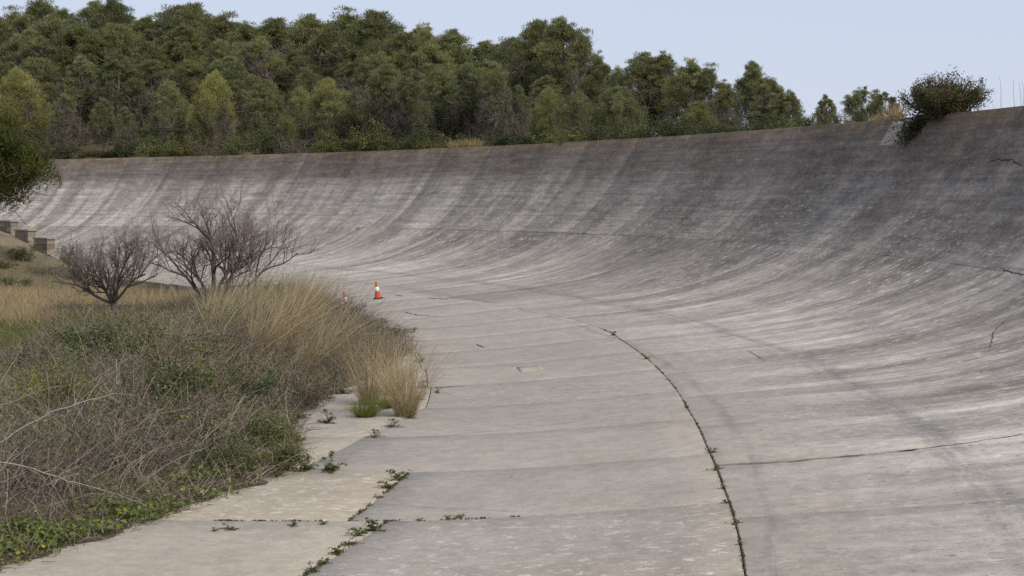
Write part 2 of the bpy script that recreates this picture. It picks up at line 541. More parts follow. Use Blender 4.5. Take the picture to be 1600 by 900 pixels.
# ------------------------------------------------------------------ setting: ground
def build_ground():
    r = np.concatenate([np.linspace(0, 60, 14)[:-1], np.linspace(60, 92, 26)[:-1], np.linspace(92, 112, 56)[:-1],
                        np.linspace(112, 131.2, 22)[:-1], [131.2, 131.26, 132], np.linspace(133, 170, 26), np.linspace(180, 260, 12),
                        [300, 400, 600, 1000, 1800, 3000]])
    th = np.concatenate([np.linspace(-180, -40, 40)[:-1], np.linspace(-40, 75, 300)[:-1], np.linspace(75, 180, 40)[:-1]])
    RR, TT = np.meshgrid(r, th, indexing='ij')
    p = PT(RR, TT)
    p[..., 2] = ground_z(p[..., 0], p[..., 1])
    nr, nt = RR.shape
    x, y = p[..., 0], p[..., 1]
    n1 = wob(x, y, 5, .7)[..., None]; n2 = wob(x, y, 1.7, 2.)[..., None]
    soil = np.array([.105, .085, .060])
    straw = np.array([.215, .165, .085])
    green = np.array([.075, .095, .028])
    c = soil + (straw - soil) * np.clip(.5 + .5 * n1, 0, 1) * .55
    # golden field and green strip inside the bend
    fld = (smooth(62, 66, y) * (1 - smooth(86, 94, y)) * (RR < 110))[..., None]
    c = c * (1 - fld) + straw * fld
    gs = (smooth(50, 55, y) * (1 - smooth(62.5, 65, y)) * (RR < 106))[..., None] * np.clip(.75 + .5 * n2, 0, 1)
    c = c * (1 - gs) + green * gs
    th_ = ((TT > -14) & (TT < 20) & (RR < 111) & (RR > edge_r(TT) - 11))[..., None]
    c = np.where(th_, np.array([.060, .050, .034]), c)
    # pale tan soil on the rise by the steps
    ris = np.exp(-(np.hypot((x + 30) / 12, (y - 99) / 12)) ** 2 * 1.3)[..., None] * (RR < 112)[..., None]
    c = c * (1 - ris) + (np.array([.190, .155, .102]) * (1 + .35 * n2) * (1 - np.clip(n1, 0, 1) * .4)) * ris
    # forest floor
    ff = smooth(3, 9, RR - R_LIP)[..., None]
    c = c * (1 - ff) + (np.array([.095, .072, .045]) * (1 + .3 * n1)) * ff
    i = np.arange(nr - 1)[:, None] * nt
    j = np.arange(nt)[None]
    jn = (j + 1) % nt
    F = np.stack([i + j, i + nt + j, i + nt + jn, i + jn], -1).reshape(-1, 4)
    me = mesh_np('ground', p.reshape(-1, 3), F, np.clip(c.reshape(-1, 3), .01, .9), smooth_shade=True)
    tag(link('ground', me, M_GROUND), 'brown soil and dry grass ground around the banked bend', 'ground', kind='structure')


build_ground()

# ------------------------------------------------------------------ setting: the concrete track, slab by slab
track = empty('track', (0, 0, 0))
tag(track, 'curved concrete banked track of grey slabs rising to a high lip', 'track', kind='structure')


def r_in(th):
    th = np.asarray(th, float)
    k = np.floor((th + 3.65) / 2.35 + 1e-9)
    f = (th + 3.65) / 2.35 - k
    lo = np.select([k == -2, k == -1, k == 0, k == 1], [110.92, 110.75, 109.0, 109.75], 110.6)
    hi = np.select([k == -2, k == -1, k == 0, k == 1], [111.32, 110.98, 109.65, 110.55], 110.7)
    return lo + (hi - lo) * f


def r_crk(th):
    return np.interp(th, [-40, -12, -8.44, -5.33, -3.3, -.62, 2.44, 4.76, 7.13, 9.39, 11.5, 16.3, 18.6, 21.4, 30, 75],
                     [117.2, 116.7, 116.32, 116.06, 115.96, 115.98, 116.17, 116.37, 116.6, 116.9, 116.95, 116.7, 116.2, 115.9, 115.8, 115.8])


def r_mid(th):
    return np.interp(th, [-40, 5, 13.5, 21, 28, 38, 44.5, 53, 75], [126.4, 126.47, 126.84, 126.89, 126.83, 126.67, 126.39, 126.05, 126.0])


def slab(t0, t1, ra, rb, nr_, nt_, gap, tone, warm=0.0, fleck=0.0, lift=0.0, wander=0.0, upper=0.0):
    """One slab between two radial joints; ra, rb are functions of the angle."""
    g = np.degrees(gap / 120.0) / 2
    e = .012 if gap > .008 else .005                   # worn edge
    dr = .010 if gap > .008 else .003
    tt = np.concatenate([[t0 + g], np.linspace(t0 + g + np.degrees(e / 118), t1 - g - np.degrees(e / 118), nt_), [t1 - g]])
    ww = np.concatenate([[0], np.linspace(.0016, .9984, nr_), [1]])
    WW, TT = np.meshgrid(ww, tt, indexing='ij')
    A, B = ra(TT), rb(TT)
    if wander:
        TT = TT + wander * (np.sin(WW * 7 + t0) * .5 + np.sin(WW * 17 + 2 * t0) * .25) * ((TT - t0) < (t1 - t0) * .2)
    RRR = A + (B - A) * WW
    z = prof(RRR) + lift
    z[0, :] -= dr; z[-1, :] -= dr; z[:, 0] -= dr; z[:, -1] -= dr
    z += .006 * wob(RRR * 3, TT * 6, 2.0, t0)
    top = PT(RRR, TT, 0); top[..., 2] = z
    n_r, n_t = WW.shape
    idx = np.arange(n_r * n_t).reshape(n_r, n_t)
    F = [np.stack([idx[:-1, :-1], idx[1:, :-1], idx[1:, 1:], idx[:-1, 1:]], -1).reshape(-1, 4)]
    ring = np.concatenate([idx[0, :-1], idx[:-1, -1], idx[-1, :0:-1], idx[:0:-1, 0]])
    V = top.reshape(-1, 3)
    low = V[ring].copy(); low[:, 2] -= .16
    o = len(V)
    k = np.arange(len(ring)); kn = (k + 1) % len(ring)
    F.append(np.stack([ring[k], ring[kn], o + kn, o + k], -1))
    uvs = np.stack([np.radians(TT) * 122, arc_v(RRR)], -1).reshape(-1, 2)
    V = np.concatenate([V, low]); uvs = np.concatenate([uvs, uvs[ring]])
    C = np.tile(np.array([tone * .5, warm, fleck, upper]), (len(V), 1))
    me = mesh_np('slab', V, F, C, uvs, True)
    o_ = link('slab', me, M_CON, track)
    return o_


rs = random.Random(3)
T0, T1, STEP = -34.2, 66.0, 2.35
# apron and flat lane
k0 = int((T0 + 3.65) / STEP)
for k in range(k0, int((T1 + 3.65) / STEP)):
    a = -3.65 + STEP * k + (rs.uniform(-.12, .12) if k not in (-1, 0, 1, 3) else 0)
    b = -3.65 + STEP * (k + 1)
    a = -3.65 + STEP * k
    if b < 16:
        warm = {-1: .5, -2: .25}.get(k, rs.uniform(0, .25))
        slab(a, b, lambda t: 105.6 + 0 * t, lambda t: r_in(np.clip(t, a + .001, b - .001)) - .012, 6, 5, .014, rs.uniform(.96, 1.06), warm, .9 if k == -1 else .25, rs.uniform(-.012, .006))
    slab(a, b, lambda t: r_in(np.clip(t, a + .001, b - .001)) + .012, lambda t: r_crk(t) - np.where(t < 9.4, .011, .003), 8, 5, rs.choice([.003, .003, .005, .010]) if k not in (-2, -1, 0) else .020,
         rs.uniform(.985, 1.015), rs.uniform(0, .05), {-2: .75, -1: .15}.get(k, rs.uniform(.1, .45)), rs.uniform(-.004, .004))
# lower banking
k0 = int((T0 + 4.3) / STEP)
for k in range(k0, int((T1 + 4.3) / STEP)):
    a = -4.3 + STEP * k
    tone = rs.uniform(.92, 1.07)
    if k in (9, 10): tone = {9: .74, 10: .84}[k]
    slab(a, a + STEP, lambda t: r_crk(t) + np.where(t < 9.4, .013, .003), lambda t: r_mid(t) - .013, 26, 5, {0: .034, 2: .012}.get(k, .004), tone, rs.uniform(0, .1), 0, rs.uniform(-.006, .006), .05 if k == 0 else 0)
# upper banking
k0 = int((T0 - 27.2) / STEP)
for k in range(k0, int((T1 - 27.2) / STEP)):
    a = 27.2 + STEP * k
    tone = rs.choice([.93, .96, .98, 1.0, 1.03, 1.06]) * rs.uniform(.97, 1.03)
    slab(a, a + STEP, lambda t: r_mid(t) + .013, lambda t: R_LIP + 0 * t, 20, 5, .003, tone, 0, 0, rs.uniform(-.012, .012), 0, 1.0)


def surf_sheet(name, t0, t1, ra, rb, nr_, nt_, dz, mat, parent):
    TT, WW = np.meshgrid(np.linspace(t0, t1, nt_), np.linspace(0, 1, nr_))
    RRR = ra + (rb - ra) * WW
    p = PT(RRR, TT); p[..., 2] = prof(RRR) + dz
    i = np.arange(nr_ - 1)[:, None] * nt_; j = np.arange(nt_ - 1)[None]
    F = np.stack([i + j, i + nt_ + j, i + nt_ + j + 1, i + j + 1], -1).reshape(-1, 4)
    return link(name, mesh_np(name, p.reshape(-1, 3), F, smooth_shade=True), mat, parent)


surf_sheet('joint_bed', T0, T1, 105.6, 131.0, 60, 220, -.055, M_JOINT, track)


def verge_z(r, th):                # soil washed over the edge of the concrete
    e_ = edge_r(th) + .12 + .22 * wob(r, th * 2, .9, 3) - r
    return prof(r) - .03 + .05 * smooth(-.02, .25, e_) + .28 * smooth(.2, 2.2, e_)


def build_verge():
    th = np.linspace(-16, 20.5, 520); w = np.linspace(0, 1, 26)
    TT, WW = np.meshgrid(th, w)
    RRR = edge_r(TT) - 3.2 + 3.8 * WW
    p = PT(RRR, TT); p[..., 2] = verge_z(RRR, TT) + .012 * wob(RRR * 5, TT * 12, .8, 1)
    nt_, nr_ = len(th), len(w)
    i = np.arange(nr_ - 1)[:, None] * nt_; j = np.arange(nt_ - 1)[None]
    F = np.stack([i + j, i + nt_ + j, i + nt_ + j + 1, i + j + 1], -1).reshape(-1, 4)
    c = np.array([.085, .068, .046]) * (1 + .25 * wob(RRR * 3, TT * 6, 1, 2)[..., None])
    me = mesh_np('soil_verge', p.reshape(-1, 3), F, np.clip(c.reshape(-1, 3), .02, .4), smooth_shade=True)
    tag(link('soil_verge', me, M_GROUND), 'dark soil spilled over the inner edge of the concrete', 'soil', kind='structure')


build_verge()


# ------------------------------------------------------------------ cracks that wander over the slabs
def crack(pts, w, parent=track, taper=True, rough=.04):
    """pts: (r, th) along the crack; a thin dark opening lying on the surface."""
    P = np.array(pts, float)
    s = np.concatenate([[0], np.cumsum(np.hypot(np.diff(P[:, 0]), np.diff(P[:, 1]) * 2.05))])
    n = max(12, int(s[-1] / .16))
    q = np.linspace(0, s[-1], n)
    r = np.interp(q, s, P[:, 0]) + rng.normal(size=n) * rough
    th = np.interp(q, s, P[:, 1]) + rng.normal(size=n) * rough / 2.05
    xy = PT(r, th)
    xy[:, 2] = prof(r) + .012
    T = nrm(np.gradient(xy, axis=0))
    sd = nrm(np.cross(T, np.array([0, 0, 1.0])))
    ww = w * (.5 + rng.random(n)) * (np.sin(np.linspace(.08, 3.06, n)) ** .5 if taper else 1)
    a, b = xy - sd * ww[:, None] / 2, xy + sd * ww[:, None] / 2
    for e_ in (a, b):
        rr_, tt_ = polar(e_[:, 0], e_[:, 1]); e_[:, 2] = prof(rr_) + .012
    V = np.stack([a, b], 1).reshape(-1, 3)
    i = np.arange(n - 1) * 2
    F = np.stack([i, i + 1, i + 3, i + 2], -1)
    return link('crack', mesh_np('crack', V, F), M_CRACK, parent)


def crack_px(pix, w, **k):
    return crack([on_track(*p) for p in pix], w, **k)


crack_px([(1545, 550), (1552, 520), (1570, 502), (1588, 488), (1599, 478)], .016, rough=.012)
crack_px([(1540, 256), (1560, 250), (1582, 252), (1598, 262)], .028, rough=.012)
crack_px([(1168, 548), (1182, 556), (1196, 565)], .022, rough=.01)
crack_px([(655, 608), (690, 606), (732, 603)], .045, rough=.02)
crack_px([(616, 461), (630, 463)], .10, rough=.02)
crack_px([(668, 466), (704, 468)], .07, rough=.02)
crack_px([(548, 480), (587, 469)], .05, rough=.02)
crack_px([(630, 488), (655, 493), (690, 495)], .07, rough=.03)
crack_px([(744, 538), (757, 544)], .035, rough=.01)
crack_px([(560, 785), (640, 792), (740, 797), (840, 802)], .010, rough=.015)
crack_px([(590, 688), (690, 682), (790, 672), (900, 660)], .014, rough=.03)
crack_px([(1562, 420), (1600, 431)], .03, rough=.02)
crack_px([(1120, 728), (1240, 722), (1330, 713), (1440, 702), (1599, 680)], .042, rough=.02, taper=False)


# repair patches of newer, paler concrete
def patch(r0, r1, t0, t1, tone, warm=0.0, skew=0.0, v_look=2.0):
    nr_, nt_ = 8, 4
    WW, TT = np.meshgrid(np.linspace(0, 1, nr_), np.linspace(t0, t1, nt_), indexing='ij')
    RRR = r0 + (r1 - r0) * WW; TT = TT + skew * WW
    p = PT(RRR, TT); p[..., 2] = prof(RRR) + .015
    V = p.reshape(-1, 3); idx = np.arange(nr_ * nt_).reshape(nr_, nt_)
    F = [np.stack([idx[:-1, :-1], idx[1:, :-1], idx[1:, 1:], idx[:-1, 1:]], -1).reshape(-1, 4)]
    ring = np.concatenate([idx[0, :-1], idx[:-1, -1], idx[-1, :0:-1], idx[:0:-1, 0]])
    low = V[ring] - np.array([0, 0, .03]); k = np.arange(len(ring)); kn = (k + 1) % len(ring)
    F.append(np.stack([ring[k], ring[kn], len(V) + kn, len(V) + k], -1))
    uv = np.stack([np.radians(TT) * 122 + 40, v_look + arc_v(RRR) - arc_v(r0)], -1).reshape(-1, 2)
    me = mesh_np('repair_patch', np.concatenate([V, low]), F, np.tile([tone * .5, warm, .2, 0.0], (len(V) + len(low), 1)), np.concatenate([uv, uv[ring]]), True)
    return link('repair_patch', me, M_CON, track)


patch(130.45, 131.0, 13.55, 14.15, .95, 0, 0, 1.0)
patch(126.62, 127.5, 4.6, 5.9, 1.0, 0, .1, 1.0)
patch(113.05, 113.65, 4.55, 5.15, 1.04, .25, 0, 2.0)

# ------------------------------------------------------------------ pine trees
def bent(p0, p1, n=6, sag=.1, seed_rng=None):
    g = seed_rng or rng
    p0, p1 = np.asarray(p0, float), np.asarray(p1, float)
    L = np.linalg.norm(p1 - p0)
    t = np.linspace(0, 1, n)[:, None]
    off = g.normal(size=3) * sag * L
    off2 = g.normal(size=3) * sag * L * .5
    return p0 + (p1 - p0) * t + off * (t * (1 - t) * 2) + off2 * np.sin(t * 2 * PI) * .5


ORD = ['first', 'second', 'third', 'fourth', 'fifth', 'sixth', 'seventh', 'eighth', 'ninth', 'tenth', 'eleventh', 'twelfth',
       'thirteenth', 'fourteenth', 'fifteenth', 'sixteenth', 'seventeenth', 'eighteenth', 'nineteenth', 'twentieth',
       'twenty-first', 'twenty-second', 'twenty-third', 'twenty-fourth', 'twenty-fifth', 'twenty-sixth', 'twenty-seventh',
       'twenty-eighth', 'twenty-ninth', 'thirtieth', 'thirty-first', 'thirty-second', 'thirty-third', 'thirty-fourth', 'thirty-fifth',
       'thirty-sixth', 'thirty-seventh', 'thirty-eighth', 'thirty-ninth', 'fortieth', 'forty-first', 'forty-second', 'forty-third', 'forty-fourth', 'forty-fifth', 'forty-sixth', 'forty-seventh', 'forty-eighth', 'forty-ninth', 'fiftieth', 'fifty-first', 'fifty-second']


def needle_puffs(cen, rad, n_each, colr, length=.24, width=.085):
    """Spiky tufts: needles pointing out of each puff, thicker on its upper side."""
    n = len(cen) * n_each
    c = np.repeat(cen, n_each, 0); rr = np.repeat(rad, n_each)
    d = nrm(rng.normal(size=(n, 3)) + np.array([0, 0, .35]))
    q = rng.random(n) ** .45
    p = c + d * (rr * q)[:, None] * np.array([1.12, 1.12, .8])
    ax = nrm(d + .6 * rng.normal(size=(n, 3)) + np.array([0, 0, .9]))
    L = length * (.6 + .8 * rng.random(n))
    sd = nrm(np.cross(ax, rng.normal(size=(n, 3)))) * (width * (.6 + .8 * rng.random(n)) / 2)[:, None]
    V = np.stack([p - sd, p + sd, p + ax * L[:, None]], 1).reshape(-1, 3)
    F = np.arange(n * 3).reshape(-1, 3)
    cc = np.repeat(colr, n_each, 0) * (1 + .22 * rng.normal(size=(n, 1)))
    cc = np.clip(cc, .006, .6)
    return V, F, np.repeat(cc, 3, 0)


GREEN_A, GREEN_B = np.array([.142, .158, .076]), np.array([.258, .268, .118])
GREY_T = np.array([.200, .172, .138])


def make_pine(h, w, lo, dens=1.0, grey=.35, lean=.04, shape=1.0, tint=(1, 1, 1), point=.5, twig=1.0, tall_=1.0):
    """h height, w crown width, lo where the crown starts (fraction of h). The crown is a heap of upright billows
    carried on rising limbs, each billow a mass of needle tufts with bare twigs inside."""
    root = empty('pine_tree')
    top = np.array([rng.normal() * lean * h, rng.normal() * lean * h, h * .93])
    path = bent((0, 0, -.3), top, 9, .03)
    rad = np.linspace(.022 * h, .004 * h, 9)
    trunk = link('trunk', mesh_np('trunk', *tube(path, rad, 7, (.20, .17, .14)), smooth_shade=True), M_BARK, root)
    br, pc, pr, pk, tw = [], [], [], [], []
    nl = int(27 * dens)
    for i in range(nl):
        k = (i + .5) / nl                                   # 0 low .. 1 top
        f = lo + (1 - lo) * (.10 + .82 * k)
        env = w / 2 * (1 - k ** (1.6 + point)) ** .8 * min(1, (.55 + 1.6 * k))
        az = i * 2.399 + rng.normal() * .4
        rl = env * (.62 + .3 * rng.random()) * (1 if k < .93 else 0)
        c = np.array([path[:, 0].mean() * f, path[:, 1].mean() * f, 0]) + np.array([math.cos(az) * rl, math.sin(az) * rl, f * h])
        lr = w * (.14 + .095 * rng.random()) * (1.08 - .45 * k)   # billow radius
        lh = lr * (1.35 + .6 * rng.random()) * tall_
        o = np.array([np.interp(max(.1, f - .10 - .12 * rng.random()), np.linspace(0, 1, 9), path[:, a_]) for a_ in range(3)])
        pth = bent(o, c, 5, .06)
        br.append(tube(pth, np.linspace(.008 * h * (1.2 - .7 * f), .003 * h, 5), 4, (.19, .165, .14)))
        bare = rng.random() < grey * (1.35 - .9 * k)
        m = int((10 if bare else 24) * (.8 + .4 * rng.random()))
        d = nrm(rng.normal(size=(m, 3)) + np.array([0, 0, .55]))
        q = c + d * (rng.random((m, 1)) ** .45 * 1.08) * np.array([lr, lr, lh])
        if bare: q = q[d[:, 2] > .2]
        pc.append(q); pr.append(np.full(len(q), .42 * lr * (1 if not bare else .8)) * (.7 + .6 * rng.random(len(q))))
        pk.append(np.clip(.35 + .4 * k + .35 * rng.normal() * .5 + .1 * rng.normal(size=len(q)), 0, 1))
        nt_ = int(twig * (70 if bare else int(58 - 48 * k))) + 1
        dd = nrm(rng.normal(size=(nt_, 3)) + np.array([0, 0, .25]))
        tw.append((np.repeat(c[None] - np.array([0, 0, lh * .45]), nt_, 0) + rng.normal(size=(nt_, 3)) * lr * .25, dd * np.array([lr, lr, lh]) * (.7 + .35 * rng.random((nt_, 1)))))
    pc, pr, pk = np.concatenate(pc), np.concatenate(pr), np.concatenate(pk)[:, None]
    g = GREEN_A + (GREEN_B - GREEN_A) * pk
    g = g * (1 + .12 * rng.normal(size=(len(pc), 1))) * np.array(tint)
    link('branches', mesh_np('branches', *merge(br), smooth_shade=True), M_BARK, trunk)
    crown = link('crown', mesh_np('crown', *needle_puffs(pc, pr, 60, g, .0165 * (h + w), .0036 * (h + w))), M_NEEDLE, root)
    A = np.concatenate([t_[0] for t_ in tw]); D = np.concatenate([t_[1] for t_ in tw])
    m = 3
    A2 = np.repeat(A, m, 0) + np.repeat(D, m, 0) * rng.random((len(A) * m, 1)) * .5
    D2 = np.repeat(D, m, 0) * (.65 + .4 * rng.random((len(A2), 1))) + rng.normal(size=(len(A2), 3)) * .022 * h
    L = np.linalg.norm(D2, axis=1)
    V = ribbons(A2, nrm(D2), L, np.full(len(A2), .0040 * h), rng.normal(size=(len(A2), 3)) * .15 + np.array([0, 0, .1]), jit(GREY_T, len(A2), .2, .05), 2, .4)
    link('bare_twigs', mesh_np('bare_twigs', *V), M_TWIG, crown)
    return root


PINES = {}
def pines():
    PINES['tall'] = [make_pine(10, 5.2, .26, 1.0, .22), make_pine(10, 6.0, .22, 1.1, .18), make_pine(10, 4.6, .30, .95, .28),
                     make_pine(10, 5.6, .24, 1.05, .16, .05), make_pine(10, 5.0, .24, 1.1, .24, point=1.0)]
    PINES['round'] = [make_pine(5, 4.6, .02, 1.2, .16, .03), make_pine(5, 4.2, .04, 1.15, .22, .03, point=.2), make_pine(5, 5.2, .0, 1.3, .14, .03, point=.3)]
    PINES['grey'] = [make_pine(8, 4.8, .10, .95, .72), make_pine(8, 4.4, .14, .9, .82), make_pine(8, 4.2, .10, .9, .62)]
    PINES['bright'] = [make_pine(5, 5.0, .0, 1.3, .10, .03, tint=(1.28, 1.22, 1.05), point=.1)]
    PINES['small'] = [make_pine(5, 2.0, .58, .45, .25, .05, point=1.6), make_pine(5, 2.6, .62, .5, .2, .06, point=2.2)]
    PINES['open'] = [make_pine(7, 4.0, .30, .72, .30, .06), make_pine(7, 4.2, .26, .7, .36, .06, point=.1)]

pines()
PROTO_USED = set()


def place(proto, loc, rz, sc, name=None):
    if proto.name not in PROTO_USED:
        PROTO_USED.add(proto.name); o = proto
    else:
        o = copy_tree(proto)
    o.location = loc
    o.rotation_euler = (0, 0, rz)
    o.scale = sc if isinstance(sc, tuple) else (sc, sc, sc)
    return o


SKY_X = [-80, 0, 40, 100, 170, 200, 260, 310, 350, 400, 450, 500, 550, 600, 625, 700, 740, 800, 822, 835, 870, 895, 912, 930, 960, 975, 985, 1020, 1058, 1075, 1110, 1150, 1160, 1180, 1200, 1230, 1250]
SKY_Y = [25, 22, 12, 8, 6, 25, 18, 16, 22, 40, 30, 32, 22, 28, 48, 45, 68, 58, 55, 40, 38, 42, 68, 100, 112, 130, 98, 88, 92, 106, 122, 138, 125, 100, 105, 150, 172]
HEIGHTS = {'bright': 5., 'small': 5., 'tall': 10., 'round': 5., 'grey': 8., 'open': 7.}


def put_pine(kind, px, ytop, d, vary=None, wide=1.0):
    """A pine standing d metres away whose top shows at (px, ytop); it keeps its feet on the hillside."""
    p = at_depth(px, ytop, d)
    g = float(ground_z(np.array(p[0]), np.array(p[1]))) - .15
    h = p[2] - g
    pr = PINES[kind][rpl.randrange(len(PINES[kind]))] if vary is None else PINES[kind][vary]
    s_ = h / HEIGHTS[kind] / .99
    ww = s_ * wide
    return place(pr, (p[0], p[1], g), rpl.uniform(0, 6.28), (ww, ww, s_)), h


rpl = random.Random(21)


def lip_depth(px):                 # depth of the lip in this direction
    v = ray(px, 230)
    a = v[0] / v[1]
    # |(a d - CX, d - CY)| = R_LIP
    A = a * a + 1; B = -2 * (a * CX + CY); C_ = CX * CX + CY * CY - R_LIP ** 2
    return (-B + math.sqrt(B * B - 4 * A * C_)) / (2 * A)


rows = []   # (row phrase, colour phrase by kind)
def row(phrase, group, specs):
    specs = sorted(specs)
    n_seen = 0
    for px, yt, e, kind, vary, wide in specs:
        o, h = put_pine(kind, px, yt, lip_depth(px) + e, vary, wide)
        look = {'bright': 'yellow-green pine', 'small': 'small round-topped pine', 'tall': 'green pine', 'round': 'low round pine', 'grey': 'half-bare grey pine', 'open': 'thin open pine'}[kind]
        tag(o, '%s, %s tree from the left %s' % (look, ORD[n_seen], phrase), 'pine tree', group)
        n_seen += 1


# skyline row
sp = []
x = -12
while x < 820:
    y = np.interp(x, SKY_X, SKY_Y)
    e = 46 + rpl.uniform(-6, 8) if x < 560 else 34 + rpl.uniform(-5, 5)
    sp.append((x, y + rpl.uniform(-6, 12), e, rpl.choice(['tall', 'tall', 'tall', 'tall', 'open']), None, rpl.uniform(1.15, 1.55)))
    x += rpl.uniform(30, 50)
row('along the forest skyline', 'pines along the forest skyline', sp)
# upper row
sp = []
x = -10
while x < 800:
    y = np.interp(x, SKY_X, SKY_Y) + 42
    e = 34 + rpl.uniform(-4, 4) if x < 560 else 25 + rpl.uniform(-4, 4)
    sp.append((x, y + rpl.uniform(-18, 22), e, rpl.choice(['tall', 'tall', 'tall', 'grey', 'open']), None, rpl.uniform(1.2, 1.6)))
    x += rpl.uniform(40, 64)
row('in the row just under the skyline', 'pines just under the skyline row', sp)
# middle row of the slope
sp = []
x = -8
while x < 930:
    y = np.interp(x, SKY_X, SKY_Y) + 76 + (10 if x < 300 else 0)
    if x > 760: y = max(y, 118)
    e = 23 + rpl.uniform(-3, 3) if x < 560 else 15 + rpl.uniform(-3, 3)
    sp.append((x, y + rpl.uniform(-18, 20), e, rpl.choice(['tall', 'tall', 'grey', 'tall', 'grey']), None, rpl.uniform(1.2, 1.6)))
    x += rpl.uniform(46, 72)
row('in the middle of the wooded slope', 'pines in the middle of the slope', sp)
# front trees near the lip
sp = [(30, 125, 14, 'bright', 0, 1.0), (100, 150, 10, 'grey', 0, 1.0), (160, 160, 8, 'open', 0, 1.0), (195, 168, 8, 'grey', 1, 1.0), (265, 138, 12, 'round', 1, .9),
      (335, 128, 10, 'bright', 0, .75), (300, 185, 6, 'grey', 2, .9), (350, 165, 7, 'grey', 0, .9), (405, 175, 12, 'grey', 1, 1.0), (512, 138, 9, 'bright', 0, 1.05), (470, 150, 10, 'bright', 0, .8), (450, 185, 5, 'round', 0, .9),
      (598, 110, 11, 'tall', 1, 1.15), (640, 125, 9, 'grey', 2, 1.0), (690, 118, 9, 'round', 1, .9), (735, 105, 10, 'tall', 0, 1.2), (775, 112, 10, 'grey', 0, 1.0),
      (812, 135, 7, 'grey', 1, .8), (855, 150, 6, 'bright', 0, .75), (905, 150, 6, 'round', 0, .9), (965, 143, 10, 'round', 2, 1.0), (560, 165, 12, 'tall', 2, 1.1), (665, 160, 6, 'grey', 1, .9)]
row('in the front row behind the concrete lip', 'pines in the front row behind the lip', sp)
# trees at the right end of the wood
sp = [(838, 38, 26, 'tall', 3, .95), (876, 36, 24, 'tall', 0, 1.0), (912, 62, 22, 'open', 1, .85), (938, 100, 20, 'open', 0, 1.0), (966, 118, 18, 'round', 1, .8),
      (1000, 92, 18, 'tall', 1, 1.2), (1036, 88, 20, 'tall', 4, 1.2), (1076, 103, 18, 'open', 0, 1.1), (1108, 112, 19, 'open', 1, 1.1), (1140, 134, 17, 'grey', 2, .9),
      (1178, 100, 15, 'tall', 2, 1.05), (1204, 125, 15, 'tall', 4, 1.2), (1234, 148, 16, 'open', 0, 1.0), (1090, 165, 8, 'round', 2, 1.0),
      (1290, 153, 40, 'small', 0, .75), (1346, 146, 30, 'small', 1, 1.0), (1384, 149, 30, 'small', 0, .95)]
row('at the right end of the wood', 'pines at the right end of the wood', sp)
# the pine at the left edge, beside the stone steps
g = at_depth(-42, 300, 90)
zz_ = float(ground_z(np.array(g[0]), np.array(g[1])))
o = make_pine(8.0, 7.4, .46, 1.6, .0, .02, tint=(.42, .47, .30), twig=.25, tall_=.38)
o.location = (g[0], g[1], zz_ - .2)
tag(o, 'dark green pine cut off by the left edge above the stone steps', 'pine tree')
for L in PINES.values():
    for p in L:
        if p.name not in PROTO_USED:
            for ch in list(p.children_recursive): bpy.data.objects.remove(ch)
            bpy.data.objects.remove(p)


# ------------------------------------------------------------------ shrubs
def make_shrub(w, h, n, leaf, ca, cb, twig=(.13, .10, .08), name='shrub', puff=.22, stems=9, core=.5, off=.12):
    root = empty(name)
    br, cen = [], []
    for i in range(stems):
        az = rng.random() * 6.28
        rr_ = w / 2 * rng.random() ** .5 * .85
        tip = np.array([math.cos(az) * rr_, math.sin(az) * rr_, h * math.sqrt(max(.05, 1 - (rr_ / (w / 2)) ** 2)) * (.75 + .3 * rng.random())])
        pth = bent((math.cos(az) * .06 * w, math.sin(az) * .06 * w, -.15), tip, 5, .08)
        br.append(tube(pth, np.linspace(.016 * w, .004 * w, 5), 4, twig))
        for j in range(7):
            t_ = .3 + .72 * rng.random()
            q = np.array([np.interp(t_, np.linspace(0, 1, 5), pth[:, a]) for a in range(3)])
            c = q + rng.normal(size=3) * np.array([off, off, off * .7]) * w
            c[2] = max(c[2], .08)
            cen.append(c)
            br.append(tube(np.stack([q, (q + c) / 2, c]), [.005 * w, .004 * w, .002 * w], 3, twig))
    cen = np.array(cen)
    k = n // len(cen)
    rad = puff * min(w, h) * (.6 + .7 * rng.random(len(cen)))
    c = np.repeat(cen, k, 0)
    p = c + nrm(rng.normal(size=(len(c), 3))) * (np.repeat(rad, k) * rng.random(len(c)) ** core)[:, None]
    p[:, 2] = np.maximum(p[:, 2], .02)
    mixf = np.clip(np.repeat(rng.random(len(cen)), k) * .7 + .4 * rng.random(len(c)) - .05, 0, 1)[:, None]
    cc = (np.array(ca) + (np.array(cb) - np.array(ca)) * mixf) * (1 + .2 * rng.normal(size=(len(c), 1)))
    link('stems', mesh_np('stems', *merge(br)), M_BARK, root)
    link('foliage', mesh_np('foliage', *leaves(p, leaf * (.6 + .8 * rng.random(len(p))), np.clip(cc, .006, .6), .6, .5)), M_LEAF, root)
    return root


DK, LT = (.056, .074, .026), (.105, .128, .038)
SHRUBS = {'dark': [make_shrub(3, 1.6, 3400, .10, DK, (.085, .10, .034)), make_shrub(3, 1.8, 3400, .10, DK, LT)],
          'light': [make_shrub(3, 1.7, 3200, .10, (.10, .118, .034), (.18, .18, .05)), make_shrub(3, 1.5, 3000, .10, (.09, .115, .03), (.16, .17, .055))],
          'dry': [make_shrub(3, 1.7, 2600, .08, (.12, .095, .062), (.165, .135, .085), (.16, .135, .11)), make_shrub(3, 1.6, 2400, .08, (.10, .088, .05), (.15, .125, .08), (.17, .145, .12))]}


